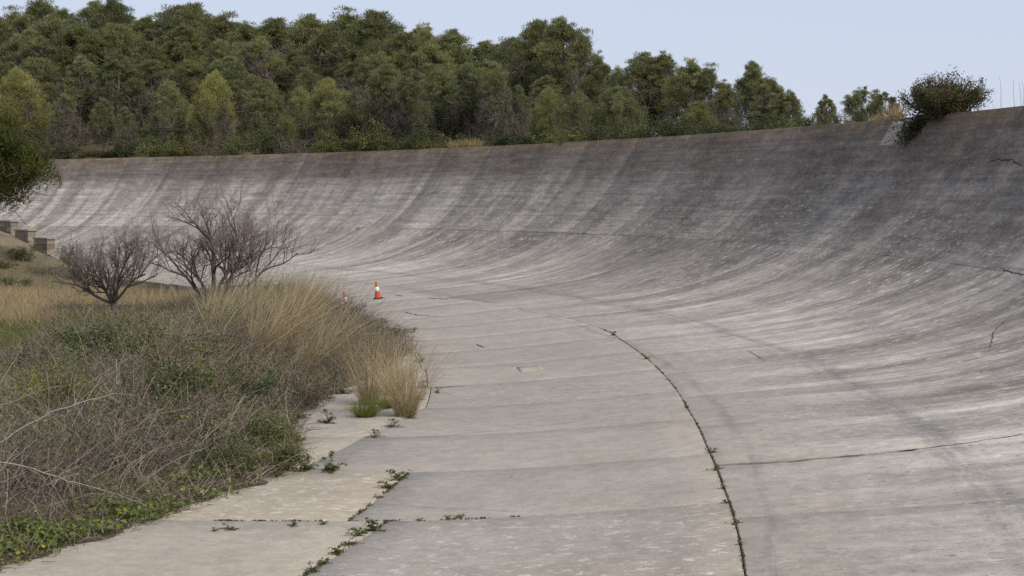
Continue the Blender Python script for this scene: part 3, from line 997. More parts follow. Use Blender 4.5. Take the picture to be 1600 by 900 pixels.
def put_shrub(kind, px, ytop, d, wpx, label, group=None, base=None):
    p = at_depth(px, ytop, d)
    g = float(ground_z(np.array(p[0]), np.array(p[1]))) - .08 if base is None else base
    h = max(.5, p[2] - g)
    pr = SHRUBS[kind][rpl.randrange(2)]
    s_ = h / 1.75
    w = wpx * d / FPX / 3.1
    return tag(place(pr, (p[0], p[1], g), rpl.uniform(0, 6.28), (w, w, s_)), label, 'shrub', group)


sh = []
x = 40
while x < 1260:
    sh.append((x, rpl.uniform(2.0, 5.5), rpl.uniform(50, 95)))
    x += rpl.uniform(22, 38)
names = {'dark': 'dark green', 'light': 'yellow-green', 'dry': 'dry brownish'}
for i, (x, e, wpx) in enumerate(sh):
    kind = rpl.choice(['dark', 'light', 'dry', 'light', 'light'] if x < 700 else ['dark', 'light', 'light', 'dark', 'dark'])
    yl = np.interp(x, [60, 250, 600, 1000, 1200, 1260], [250, 247, 231, 214, 202, 196])
    put_shrub(kind, x, yl - rpl.uniform(10, 30 if x > 700 else 46), lip_depth(x) + e, wpx, '%s shrub on the lip, %s shrub from the left along the concrete edge' % (names[kind], ORD[i]), 'shrubs along the concrete lip')
for px, yt, e, w, k, lab in [(1262, 176, 4, 46, 'dark', 'dark shrub on the lip just right of the last tall pine'), (1284, 184, 3, 40, 'light', 'yellow-green shrub on the lip below the small lone pine'),
                             (1312, 178, 3.5, 44, 'dark', 'dark shrub on the lip between the small lone pine and the pair'), (1336, 172, 3, 40, 'dark', 'dark shrub on the lip at the foot of the small pine pair')]:
    put_shrub(k, px, yt, lip_depth(px) + e, w, lab, 'shrubs along the concrete lip')
# second line of undergrowth on the slope
x = 40
i = 0
while x < 560:
    kind = rpl.choice(['dark', 'dry', 'light', 'dry'])
    e = rpl.uniform(11, 18)
    put_shrub(kind, x, rpl.uniform(172, 198), lip_depth(x) + e, rpl.uniform(40, 75), '%s shrub in the undergrowth between slope pines, %s from the left' % (names[kind], ORD[i]), 'undergrowth shrubs between the slope pines')
    x += rpl.uniform(34, 55); i += 1


# ------------------------------------------------------------------ the bush that hangs over the lip, and growth on the rim
def lip_pt(px, dz=0.0, e=0.0):
    d = lip_depth(px) + e
    v = ray(px, 200)
    return np.array([v[0] / v[1] * d, d, 7.577 + dz])


bush = make_shrub(3.7, 1.55, 30000, .060, (.058, .078, .028), (.135, .108, .048), (.10, .075, .055), 'overhanging_bush', .17, 72, .6, .04)
pb = lip_pt(1478, -.15, .7)
bush.location = pb; bush.rotation_euler = (0, 0, .6)
tag(bush, 'big dark green and rust bush overhanging the concrete lip', 'bush')
# the lower fringe that hangs down the wall on its left side
n = 2600
c0 = lip_pt(1434, -.55, -.45)
pp = c0 + rng.normal(size=(n, 3)) * np.array([.42, .30, .36])
rr_, tt_ = polar(pp[:, 0], pp[:, 1])
pp[:, 2] = np.maximum(pp[:, 2], prof(np.minimum(rr_, R_LIP)) + .03)
Mi = np.array(bush.matrix_basis.inverted())
loc = pp @ Mi[:3, :3].T + Mi[:3, 3]
link('hanging_foliage', mesh_np('hanging_foliage', *leaves(loc, .085 * (.6 + .8 * rng.random(n)), jit((.062, .066, .024), n, .25), .6, .5)), M_LEAF, bush)


def make_tuft(n, h, spread, lean, ca, cb, w=.012, name='grass_clump', drop=.35, wind=(0, 0, 0), lo_=.55):
    root = empty(name)
    az = rng.random(n) * 6.28
    rr_ = spread * .28 * rng.random(n) ** .5
    b = np.stack([np.cos(az) * rr_, np.sin(az) * rr_, np.full(n, -.03)], -1)
    a2 = az + rng.normal(size=n) * .6
    out = lean * rng.random(n)
    d = nrm(np.stack([np.cos(a2) * out, np.sin(a2) * out, np.ones(n)], -1) + np.array(wind) * .5)
    bend = np.stack([np.cos(a2), np.sin(a2), -.6 * np.ones(n)], -1) * (drop * (.3 + rng.random(n)) * out / max(lean, .01))[:, None] + np.array(wind) * .4
    f = rng.random((n, 1))
    cc = (np.array(ca) * (1 - f) + np.array(cb) * f) * (1 + .15 * rng.normal(size=(n, 1)))
    L = h * (lo_ + (1.1 - lo_) * rng.random(n))
    blades = link('blades', mesh_np('blades', *ribbons(b, d, L, np.full(n, w), bend, np.clip(cc, .01, .8), 4, .3)), M_GRASS, root)
    return root


STRAW_A, STRAW_B = (.25, .19, .09), (.58, .48, .29)
T_GOLD = [make_tuft(460, 1.75, .70, .50, STRAW_A, STRAW_B, .0080, wind=(.03, .05, 0), lo_=.30), make_tuft(340, 1.55, .8, .55, STRAW_A, STRAW_B, .012, wind=(.34, .1, 0), lo_=.45)]
T_GREEN = [make_tuft(520, .50, .6, .9, (.15, .18, .035), (.27, .28, .07), .010, 'green_tuft', .5)]
T_DRY = [make_tuft(160, 1.0, .7, .5, (.30, .22, .11), (.42, .32, .17), .030, 'dry_grass_tuft', .3)]


def on_ground(px, py):             # view ray on the bare ground or concrete
    v = ray(px, py)
    t = np.arange(12, 200, .05)
    p = v[None] * t[:, None] + np.array([0, 0, EYE])
    r, th = polar(p[:, 0], p[:, 1])
    z = np.maximum(ground_z(p[:, 0], p[:, 1]), np.where((r > 105.6) & (r < R_LIP), prof(r), -9))
    k = np.argmax(p[:, 2] < z)
    return np.array([p[k, 0], p[k, 1], z[k]])


def put(lst, i, loc, sc, label, cat, group=None, rz=None):
    o = place(lst[i % len(lst)], loc, rpl.uniform(0, 6.28) if rz is None else rz, sc)
    return tag(o, label, cat, group)


put(T_GOLD, 0, on_ground(577, 632), 1.0, 'tall straw-coloured grass clump behind the small green tuft on the track edge', 'grass', 'straw grass clumps at the track edge', 0)
put(T_GOLD, 0, on_ground(634, 650), 1.08, 'tall straw-coloured grass clump nearest the open concrete, right of the green tufts', 'grass', 'straw grass clumps at the track edge', 1)
put(T_GOLD, 1, on_ground(612, 618), .8, 'shorter straw grass clump between the two tall clumps at the track edge', 'grass', 'straw grass clumps at the track edge', .5)
put(T_GREEN, 0, on_ground(571, 652), 1.0, 'bright green grass tuft on concrete, larger of the pair', 'grass', 'green grass tufts on the concrete')
put(T_GREEN, 0, on_ground(605, 638), .72, 'bright green grass tuft on concrete, smaller of the pair', 'grass', 'green grass tufts on the concrete')
gold = [(4.2, 106.4, 1.0), (5.6, 106.9, 1.05), (6.6, 106.0, 1.0), (5.0, 105.2, .95), (7.4, 107.2, 1.1), (8.4, 107.4, 1.0), (6.0, 107.9, .95), (4.6, 107.5, .8), (7.0, 104.8, .95)]
gold = sorted(gold, key=lambda q: -q[0])
for i, (th_, r_, s_) in enumerate(gold):
    q = PT(np.array(r_), np.array(th_)); z = float(ground_z(q[0], q[1]))
    put(T_GOLD, 1, (q[0], q[1], z), s_ * 1.12, 'golden grass clump leaning right on the thicket bank, %s farthest from the camera' % ORD[i], 'grass', 'golden grass clumps on the thicket bank', rpl.uniform(-.4, .4))
for i, px in enumerate((708, 728, 745)):
    p = lip_pt(px, -.2, 1.2)
    put(T_DRY, 0, p, .8, 'dry tan grass tuft on the lip below the wood, %s of three' % ('leftmost', 'middle', 'rightmost')[i], 'grass', 'dry tufts on the lip below the wood')
for i, (px, s_) in enumerate(((1366, .55), (1384, .7), (1400, .95))):
    p = lip_pt(px, -.25, .5)
    put(T_DRY, 0, p, s_, 'dry tan grass tuft on the lip left of the big bush, %s' % ('smallest', 'middle', 'tallest')[i], 'grass', 'dry tufts left of the big bush')
# thin stalks on the rim at the right
st = empty('dry_stalk', lip_pt(1582, -.2, .5))
tag(st, 'thin bare stalks standing on the lip at the right edge', 'dead plant')
b = rng.uniform(-1, 1, size=(5, 3)) * np.array([.4, .15, 0])
link('stems', mesh_np('stems', *merge([tube(bent(q, q + np.array([rng.normal() * .10, 0, .5 + .8 * rng.random()]), 6, .03), np.linspace(.012, .004, 6), 4, (.22, .18, .14)) for q in b])), M_TWIG, st)

# ------------------------------------------------------------------ roadside thicket
def sample(n, t0, t1, depth, edge=0.0, power=1.0):
    th = t0 + (t1 - t0) * rng.random(n)
    r = edge_r(th) + edge - depth * rng.random(n) ** power
    p = PT(r, th)
    p[:, 2] = np.maximum(ground_z(p[:, 0], p[:, 1]), np.where(r > 105.6, np.maximum(verge_z(r, th), prof(r)) - .01, -9))
    # leave out what lies far outside the view
    ok = (p[:, 1] > 16) & (800 + FPX * p[:, 0] / np.maximum(p[:, 1], 1) > -160)
    return p[ok], r[ok], th[ok]


def thicket():
    p, r, th = sample(72000, -13, 20, 11.5, .15, .95)
    n = len(p)
    dep = np.clip((edge_r(th) + .15 - r) / 1.8, .28, 1) * (1 - .62 * smooth(4.2, 7.4, edge_r(th) - r))
    gpatch = wob(p[:, 0], p[:, 1], 1.5, 1.1) + .6 * wob(p[:, 0], p[:, 1], .6, 4)
    straw = np.clip(smooth(1.5, 5.5, th) * .35 * (1 - .7 * smooth(9, 12, th)) + .4 * wob(p[:, 0], p[:, 1], 2.2, 3), 0, 1)
    c = np.array([.205, .162, .124]) * (1 + .3 * wob(p[:, 0], p[:, 1], .9, 9)[:, None]) * (1 - straw[:, None]) + np.array([.270, .220, .150]) * straw[:, None]
    c = c * (1 + .28 * rng.normal(size=(n, 1))) * (1 + .05 * rng.normal(size=(n, 3)))
    pale = rng.random(n) < .24
    c[pale] = np.array([.36, .315, .255]) * (1 + .15 * rng.normal(size=(pale.sum(), 1)))
    az = rng.random(n) * 6.28
    lean = .35 + 1.25 * rng.random(n) * (1 - .55 * straw)
    d = nrm(np.stack([np.cos(az) * lean + .18 * straw, np.sin(az) * lean, np.ones(n)], -1))
    L = (.35 + .75 * rng.random(n)) * (.35 + .65 * dep) * (1 + .25 * straw) * (1 + .35 * wob(p[:, 0], p[:, 1], 1.4, 5)) * (1 - .5 * np.clip(gpatch * 1.5, 0, 1)) * (1 + .45 * smooth(5, 9, th) * rng.random(n))
    bend = rng.normal(size=(n, 3)) * .28 + np.array([.10, 0, -.22])
    p2 = p.copy(); p2[:, 2] += .25 * rng.random(n) * dep
    V = ribbons(p2, d, L, .008 + .007 * rng.random(n), bend, np.clip(c, .02, .7), 3, .45)
    tag(link('bramble_thicket', mesh_np('bramble_thicket', *V), M_TWIG), 'tangled brown and straw brambles covering the bank left of the track', 'brambles', kind='stuff')
    # green leaves through it, in patches
    p, r, th = sample(330000, -13, 19.5, 11.3, .05, .95)
    n = len(p)
    patch = wob(p[:, 0], p[:, 1], 1.5, 1.1) + .6 * wob(p[:, 0], p[:, 1], .6, 4) + .45 * smooth(4, 7, edge_r(th) - r) - .25 * smooth(0, 5, th) + .5 * smooth(9.5, 11.5, th)
    near_edge = smooth(1.9, .2, edge_r(th) - r)
    keep = rng.random(n) < np.clip(.12 + 1.15 * patch + .28 * near_edge, .02, 1) * .85
    p, r, th = p[keep], r[keep], th[keep]; n = len(p)
    dep = np.clip((edge_r(th) - r) / 2.0, .06, 1)
    p[:, 2] += rng.random(n) ** .8 * .95 * dep * (1 - .58 * smooth(4.2, 7.2, edge_r(th) - r)) + .01
    f = rng.random((n, 1)) * .6 + .4 * (wob(p[:, 0], p[:, 1], 1.0, 2)[:, None] * .5 + .5)
    c = np.array([.088, .108, .038]) * (1 - f) + np.array([.200, .215, .072]) * f
    c *= (1 + .2 * rng.normal(size=(n, 1)))
    V = leaves(p, .034 + .040 * rng.random(n), np.clip(c, .01, .5), .6, .7)
    tag(link('weed_cover', mesh_np('weed_cover', *V), M_LEAF), 'small green weeds growing in patches through the brambles', 'weeds', kind='stuff')
    # broad-leaved creeper along the concrete edge
    p, r, th = sample(15000, -11, -1.6, 1.3, .18, .8)
    n = len(p)
    keep = rng.random(n) < np.clip(.35 + 1.3 * wob(p[:, 0], p[:, 1], .9, 6), .02, 1) * np.interp(th, [-11, -5.6, -4.9, -4.2, -3.6, -1.6], [1, .85, .25, .8, .5, .1])
    p, th = p[keep], th[keep]; n = len(p)
    p[:, 2] += .02 + .16 * rng.random(n)
    c = np.array([.090, .135, .026]) + (np.array([.180, .215, .040]) - np.array([.090, .135, .026])) * rng.random((n, 1))
    yl = rng.random(n) < .03
    c[yl] = (.40, .32, .04)
    V = leaves(p, .055 + .045 * rng.random(n), c, .8, 1.6, .08)
    tag(link('creeper_cover', mesh_np('creeper_cover', *V), M_LEAF), 'bright green broad-leaved creeper along the concrete edge at lower left', 'creeper', kind='stuff')
    # dead stems and litter lying on the concrete at the foot of the thicket
    p, r, th = sample(2600, -11, 9, .8, .3, .6)
    n = len(p)
    az = rng.random(n) * 6.28
    d = nrm(np.stack([np.cos(az), np.sin(az), .08 + .25 * rng.random(n)], -1))
    p[:, 2] += .015
    V = ribbons(p, d, .12 + .28 * rng.random(n), np.full(n, .008), rng.normal(size=(n, 3)) * np.array([.2, .2, .05]), jit((.12, .095, .07), n, .3), 2, .5)
    tag(link('dead_stem_litter', mesh_np('dead_stem_litter', *V), M_TWIG), 'brown dead stems fallen on the concrete at the thicket foot', 'litter', kind='stuff')
    # straw grass standing in the bank
    p, r, th = sample(2200, 1.5, 9.5, 4.6, -.4, 1.0)
    n = len(p)
    keep = rng.random(n) < np.clip(.45 + .8 * wob(p[:, 0], p[:, 1], 1.8, 8), .05, 1)
    p, r, th = p[keep], r[keep], th[keep]; n = len(p)
    d = nrm(np.stack([.25 + .3 * rng.normal(size=n), .3 * rng.normal(size=n), np.ones(n)], -1))
    bend = np.stack([.22 + .12 * rng.normal(size=n), .12 * rng.normal(size=n), -.12 * np.ones(n)], -1)
    f = rng.random((n, 1))
    V = ribbons(p, d, .6 + .6 * rng.random(n), np.full(n, .010), bend, np.array(STRAW_A) * (1 - f) * .9 + np.array(STRAW_B) * .85 * f, 4, .35)
    tag(link('straw_grass', mesh_np('straw_grass', *V), M_GRASS), 'loose straw-coloured grass standing through the thicket bank', 'grass', kind='stuff')


thicket()


def meadow():
    # golden field behind the bare trees
    n = 46000
    x = rng.uniform(-34, -7, n); y = rng.uniform(63, 96, n)
    r, th = polar(x, y)
    px = 800 + FPX * x / y
    dens = np.clip(.7 + .5 * wob(x, y, 3, 2), .1, 1) * np.where(y > 84, .42, 1)
    ok = (r < 109.5) & (px > -80) & (px < 480) & (rng.random(n) < dens)
    x, y = x[ok], y[ok]; n = len(x)
    p = np.stack([x, y, ground_z(x, y) - .02], -1)
    d = nrm(np.stack([.1 + .35 * rng.normal(size=n), .35 * rng.normal(size=n), np.ones(n)], -1))
    f = rng.random((n, 1)) * .6 + .4 * np.clip(.5 + .5 * wob(x, y, 2.5, 7), 0, 1)[:, None]
    c = np.array([.255, .195, .105]) * (1 - f) + np.array([.430, .345, .195]) * f
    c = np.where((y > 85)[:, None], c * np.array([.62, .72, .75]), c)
    V = ribbons(p, d, .28 + .42 * rng.random(n) * np.where(y > 84, .5, 1), np.full(n, .022), rng.normal(size=(n, 3)) * .2, c, 3, .35)
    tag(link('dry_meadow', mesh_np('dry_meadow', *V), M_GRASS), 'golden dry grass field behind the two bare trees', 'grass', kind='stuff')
    n = 26000
    x = rng.uniform(-24, -5, n); y = rng.uniform(52, 66, n)
    r, th = polar(x, y)
    px = 800 + FPX * x / y
    ok = (r < edge_r(th) - 6) & (px > -80) & (px < 420) & (rng.random(n) < np.clip(.8 + .5 * wob(x, y, 2, 2), .1, 1))
    x, y = x[ok], y[ok]; n = len(x)
    p = np.stack([x, y, ground_z(x, y) - .02], -1)
    d = nrm(np.stack([.35 * rng.normal(size=n), .35 * rng.normal(size=n), np.ones(n)], -1))
    f = rng.random((n, 1))
    V = ribbons(p, d, .12 + .22 * rng.random(n), np.full(n, .02), rng.normal(size=(n, 3)) * .2, np.array([.105, .120, .032]) * (1 - f) + np.array([.22, .205, .07]) * f, 2, .35)
    tag(link('green_grass', mesh_np('green_grass', *V), M_GRASS), 'strip of short green grass in front of the bare trees', 'grass', kind='stuff')


meadow()


# ------------------------------------------------------------------ the two bare almond trees
def bare_tree(name, base, limbs, label, seed, petals, span=1.0):
    g = np.random.default_rng(seed)
    root = empty(name, base)
    trunk_p = limbs['trunk']
    V = [tube(np.array(trunk_p), np.linspace(limbs['r'], limbs['r'] * .8, len(trunk_p)), 8, (.125, .105, .092))]
    link('trunk', mesh_np('trunk', *V[0], smooth_shade=True), M_BARK, root)
    fork = np.array(trunk_p[-1])
    limb_t, twig_t, tips = [], [], []

    def grow(p, d, L, rad, lev):
        n = 4 if lev < 3 else 3
        pts = [p]; dd = d
        for i in range(n):
            dd = nrm(dd + g.normal(size=3) * (.16 if lev < 2 else .22) + np.array([0, 0, .05]))
            pts.append(pts[-1] + dd * L / n)
        pts = np.array(pts)
        colr = (.120, .100, .090) if lev < 2 else (.176, .144, .122)
        (limb_t if lev < 2 else twig_t).append(tube(pts, np.linspace(rad, rad * .55, n + 1), 6 if lev < 2 else (4 if lev < 3 else 3), colr))
        if lev >= 4:
            tips.append(pts); return
        kids = {0: 5, 1: 5, 2: 5, 3: 4}[lev]
        for i in range(kids):
            t_ = (.30 + .70 * (i + g.random()) / kids)
            q = np.array([np.interp(t_ * n, np.arange(n + 1), pts[:, a]) for a in range(3)])
            nd = nrm(dd + nrm(g.normal(size=3)) * .8 + np.array([0, 0, .32]))
            grow(q, nd, L * (.53 + .24 * g.random()), max(rad * .47, .0038), lev + 1)

    for (dx, dy, dz, L, rad) in limbs['main']:
        grow(fork + np.array([0, 0, -.04]), nrm(np.array([dx, dy, dz])), L, rad, 0)
    lo_ = link('limbs', mesh_np('limbs', *merge(limb_t), smooth_shade=True), M_BARK, root)
    link('twigs', mesh_np('twigs', *merge(twig_t)), M_BARK, lo_)
    tp = np.concatenate(tips)
    k = g.choice(len(tp), min(petals, len(tp)), replace=False)
    q = tp[k] + g.normal(size=(len(k), 3)) * .015
    q = np.concatenate([q, q + g.normal(size=q.shape) * .012])
    link('blossom', mesh_np('blossom', *leaves(q, np.full(len(q), .040), np.tile([.66, .60, .57], (len(q), 1)), .9, .4, .1)), M_PETAL, root)
    return tag(root, label, 'tree', 'bare almond trees in the infield')


def ground_at(px, d):
    v = ray(px, 480); x_, y_ = v[0] / v[1] * d, d
    return (x_, y_, float(ground_z(np.array(x_), np.array(y_))) - .05)


bare_tree('almond_tree', ground_at(178, 68), dict(trunk=[(0, 0, -.1), (.02, 0, .25), (-.03, 0, .62)], r=.15,
          main=[(-1.1, .1, .50, 1.7, .065), (-.5, -.4, .85, 1.5, .07), (.05, .5, 1.0, 1.45, .07), (.55, -.2, .95, 1.5, .075), (1.1, .2, .55, 1.7, .065), (-.25, .6, .8, 1.3, .06), (.3, -.7, .7, 1.2, .06)]),
          'low spreading bare almond tree with one short trunk, left of the pair', 5, 130)
bare_tree('almond_tree', ground_at(333, 66), dict(trunk=[(.05, 0, -.1), (-.02, 0, .18), (.0, 0, .36)], r=.14,
          main=[(-1.0, .1, .7, 1.8, .065), (.32, -.1, 1.0, 2.05, .09), (-.1, .4, 1.0, 1.7, .07), (.62, .3, .85, 1.9, .08), (1.15, -.1, .42, 2.1, .06), (-.5, -.5, .8, 1.5, .06), (.45, .6, .9, 1.6, .06)]),
          'taller bare almond tree with several stems, right of the pair', 11, 80).scale = (1.12, 1.12, 1.16)

# ------------------------------------------------------------------ traffic cones
def lathe(profile, n=24, colr=None):
    P_ = np.array(profile, float); m = len(P_)
    a = np.linspace(0, 2 * PI, n, endpoint=False)
    V = np.stack([P_[:, 0][:, None] * np.cos(a), P_[:, 0][:, None] * np.sin(a), np.repeat(P_[:, 1][:, None], n, 1)], -1).reshape(-1, 3)
    i = np.arange(m - 1)[:, None] * n; j = np.arange(n)[None]; jn = (j + 1) % n
    return V, np.stack([i + j, i + jn, i + n + jn, i + n + j], -1).reshape(-1, 4)


def make_cone(orange, white, black, label, loc, tilt, rz, sc):
    root = empty('traffic_cone', loc, 0, sc)
    root.rotation_euler = (tilt[0], tilt[1], rz)
    b = .19; t_ = .035; k = .05
    ring = [(-b + k, -b), (b - k, -b), (b, -b + k), (b, b - k), (b - k, b), (-b + k, b), (-b, b - k), (-b, -b + k)]
    V = [(x_, y_, z_) for z_ in (0, t_) for x_, y_ in ring] + [(x_ * .93, y_ * .93, t_ + .012) for x_, y_ in ring]
    F4 = [[l * 8 + i, l * 8 + (i + 1) % 8, (l + 1) * 8 + (i + 1) % 8, (l + 1) * 8 + i] for l in (0, 1) for i in range(8)]
    me = bpy.data.meshes.new('base'); me.from_pydata(V, [], F4 + [list(range(16, 24)), list(range(7, -1, -1))]); me.update()
    link('base', me, mat_plain('cone_base_' + label[:5], black, .8, 25, .3), root)
    body = link('body', mesh_np('body', *lathe([(.150, .046), (.142, .07), (.118, .22), (.069, .52), (.036, .715), (.034, .75), (.022, .752), (.022, .70), (.10, .10)]), smooth_shade=True), mat_plain('cone_orange_' + label[:5], orange, .6, 7, .4), root)
    link('reflective_band', mesh_np('reflective_band', *lathe([(.101, .335), (.103, .337), (.074, .512), (.071, .513)]), smooth_shade=True), mat_plain('cone_white_' + label[:5], white, .5, 10, .3), body)
    return tag(root, label, 'traffic cone', 'traffic cones at the track edge')


def cone_at(px, py):
    r, th = on_track(px, py)
    q = PT(np.array(r), np.array(th)); q[2] = float(prof(r)) + .012
    return tuple(q)


make_cone((.54, .088, .030), (.78, .78, .76), (.035, .033, .032), 'bright orange cone with a white band standing clear on the concrete', cone_at(591, 467), (0, -.13, 0), .3, 1.0)
make_cone((.50, .12, .06), (.72, .71, .68), (.05, .045, .04), 'faded orange cone half hidden behind the thicket twigs', cone_at(542, 484), (0, -.16, 0), .5, 1.0)

# ------------------------------------------------------------------ stone steps at the left
def stone_block(px, py_top, d, L, H_, T_, rz, label):
    p = at_depth(px, py_top, d)                     # top right front corner
    root = empty('stone_wall', (p[0], p[1], p[2] - H_), rz)
    g = np.random.default_rng(int(px * 7 + 3))
    rows_ = 3; hh = H_ / rows_
    for k in range(rows_):
        x0 = -L
        while x0 < -.05:
            w = min(.35 + .3 * g.random(), -x0)
            jx, jz = .012, .012
            x1 = x0 + w
            dd = g.normal(size=4) * .015
            V = np.array([(x0 + jx, 0 + dd[0], k * hh + jz), (x1 - jx, 0 + dd[1], k * hh + jz), (x1 - jx, T_, k * hh + jz), (x0 + jx, T_, k * hh + jz),
                          (x0 + jx, 0 + dd[2], (k + 1) * hh), (x1 - jx, 0 + dd[3], (k + 1) * hh), (x1 - jx, T_, (k + 1) * hh), (x0 + jx, T_, (k + 1) * hh)])
            V += g.normal(size=V.shape) * .008
            F_ = np.array([(0, 1, 5, 4), (1, 2, 6, 5), (2, 3, 7, 6), (3, 0, 4, 7), (4, 5, 6, 7), (3, 2, 1, 0)])
            c = np.array([.25, .215, .165]) * (1 + .15 * g.normal())
            link('stone', mesh_np('stone', V, F_, np.tile(c, (8, 1))), M_STONE, root)
            x0 = x1
    cap = np.array([(-L - .04, -.05, H_ + .002), (.05, -.05, H_ + .002), (.05, T_ + .05, H_ + .002), (-L - .04, T_ + .05, H_ + .002)])
    cap = np.concatenate([cap, cap + np.array([0, 0, .09])])
    F_ = np.array([(0, 1, 5, 4), (1, 2, 6, 5), (2, 3, 7, 6), (3, 0, 4, 7), (4, 5, 6, 7), (3, 2, 1, 0)])
    link('cap_stone', mesh_np('cap_stone', cap, F_, np.tile([.32, .275, .21], (8, 1))), M_STONE, root)
    return tag(root, label, 'wall', 'stepped stone walls at the left edge', 'thing')


stone_block(17, 347, 101, 1.5, .85, .5, -.72, 'highest of the three stepped stone walls, at the left edge')
stone_block(44, 361, 99, 1.3, .85, .5, -.72, 'middle one of the three stepped stone walls')
stone_block(74, 374, 97, 1.3, .85, .5, -.72, 'lowest of the three stepped stone walls, nearest the bare trees')

# shrubs in the infield
put_shrub('dark', 30, 384, 94, 52, 'dark shrub on the earth slope just below the stone steps', 'infield shrubs')
put_shrub('dark', 14, 440, 88, 34, 'small dark shrub at the left edge above the golden grass', 'infield shrubs')
put_shrub('dark', 40, 442, 88, 26, 'small dark shrub right of the one at the left edge', 'infield shrubs')
put_shrub('dry', 105, 368, 98, 44, 'greyish shrub right beside the lowest stone wall', 'infield shrubs')
put_shrub('dark', 125, 398, 92, 46, 'dark shrub behind the left bare tree', 'infield shrubs')
put_shrub('light', 205, 500, 58, 120, 'bright green shrub in front of the bare trees', 'infield shrubs')
put_shrub('dark', 120, 520, 54, 90, 'dark green shrub left of the bright green one at the thicket back', 'infield shrubs')
for i, (px, yt, d, w, k) in enumerate([(612, 518, 57, 85, 'dark'), (575, 497, 61, 80, 'dark'), (535, 478, 63, 80, 'dry'), (560, 520, 56, 90, 'dry'), (480, 462, 60, 90, 'dry')]):
    put_shrub(k, px, yt, d, w, '%s shrub at the far end of the thicket, %s from the right' % (names[k], ORD[i] if i < 3 else ORD[i]), 'shrubs at the far end of the thicket', 0.0)

for i, (px, py, w, h_, k, lab) in enumerate([
        (95, 655, .75, .75, 'light', 'leafy green bush in the brambles above the long pale branch'), (255, 640, .8, .7, 'dark', 'green bush in the brambles right of the long pale branch tip'),
        (305, 622, .9, .8, 'light', 'green bush in the middle of the thicket bank'), (405, 700, .7, .6, 'light', 'green bush at the thicket foot nearest the bare concrete strip'),
        (440, 735, .55, .45, 'light', 'low green bush on the thicket edge above the yellowed slab'), (350, 745, .6, .5, 'dark', 'low dark bush at the thicket edge behind the creeper'),
        (60, 585, .9, .7, 'dry', 'brown bush at the left edge under the green grass strip'), (160, 580, 1.0, .8, 'dark', 'dark green bush at the back of the thicket, left part'),
        (230, 570, .9, .7, 'light', 'green bush at the back of the thicket behind the twigs'), (380, 640, .8, .7, 'dark', 'dark bush halfway along the thicket below the golden clumps'),
        (60, 770, .7, .6, 'dry', 'brown bramble bush above the creeper at lower left'), (200, 740, .8, .7, 'dry', 'brown bramble bush in the lower middle of the thicket'),
        (290, 700, .8, .7, 'dry', 'brown bramble bush right of the lower middle one'), (330, 560, .9, .7, 'dry', 'brown bush left of the golden grass clumps'),
        (480, 640, .7, .7, 'dry', 'brown bush at the foot of the golden grass clumps'), (530, 590, .7, .7, 'dry', 'brown bush behind the tall straw clumps')]):
    q = on_ground(px, py)
    tag(place(SHRUBS[k][i % 2], (q[0], q[1], q[2] - .03), rpl.uniform(0, 6.28), (w * .74, w * .74, h_ * .74)), lab, 'bush', 'bushes within the roadside thicket')

put_shrub('dry', 70, 410, 92, 60, 'brown scrub on the earth slope below the middle stone wall', 'infield shrubs')
put_shrub('light', 5, 412, 92, 50, 'green scrub at the left edge under the stone steps', 'infield shrubs')
put_shrub('dry', 538, 466, 69, 70, 'dry twiggy shrub in front of the faded cone', 'infield shrubs')
YEL = [make_shrub(3, 1.7, 700, .14, (.20, .20, .04), (.50, .40, .04), name='yellow_sprig', puff=.3)]
put(YEL, 0, tuple(on_ground(44, 650)), (.24, .24, .5), 'yellow-leaved sprig in the thicket, nearest the left edge', 'plant', 'yellow sprigs in the thicket')
put(YEL, 0, tuple(on_ground(82, 650)), (.22, .22, .46), 'yellow-leaved sprig in the thicket, right of the first', 'plant', 'yellow sprigs in the thicket')
# ------------------------------------------------------------------ dead branches reaching out of the thicket
def branch_px(pix, d, r0, label, forks=5):
    P_ = np.array([at_depth(a, b_, d + dd) for a, b_, dd in pix])
    root = empty('dead_branch', P_[0])
    Q = P_ - P_[0]
    t_ = np.linspace(0, len(Q) - 1, len(Q) * 4)
    pth = np.stack([np.interp(t_, np.arange(len(Q)), Q[:, a]) for a in range(3)], -1) + rng.normal(size=(len(t_), 3)) * .006
    link('stem', mesh_np('stem', *tube(pth, np.linspace(r0, r0 * .35, len(t_)), 5, (.42, .38, .33)), smooth_shade=True), M_TWIG, root)
    V = []
    for k in range(forks):
        i = int(len(t_) * (.3 + .65 * rng.random())) - 1
        V.append(tube(bent(pth[i], pth[i] + np.array([.15 + .35 * rng.random(), rng.normal() * .2, rng.normal() * .18]), 5, .1), np.linspace(r0 * .45, r0 * .2, 5), 4, (.36, .32, .27)))
    link('side_twigs', mesh_np('side_twigs', *merge(V)), M_TWIG, root)
    return tag(root, label, 'branch', 'pale dead branches in the thicket')


branch_px([(-20, 706, 0), (30, 672, .2), (80, 644, .3), (130, 628, .4), (165, 618, .5), (182, 604, .5), (183, 560, .6)], 27, .013, 'long pale dead branch curving up across the upper thicket at left')
branch_px([(-20, 718, 0), (50, 732, .1), (110, 752, .2), (170, 768, .2), (230, 790, .2)], 25, .010, 'pale dead branch lying low across the brown brambles')
branch_px([(-20, 640, 0), (20, 628, .2), (60, 610, .3), (110, 600, .4)], 31, .008, 'thin pale branch at the left edge above the long curved one', 3)
branch_px([(0, 600, 0), (18, 570, .1), (32, 548, .2), (36, 540, .2)], 33, .008, 'thin upright pale branch at the left edge', 3)

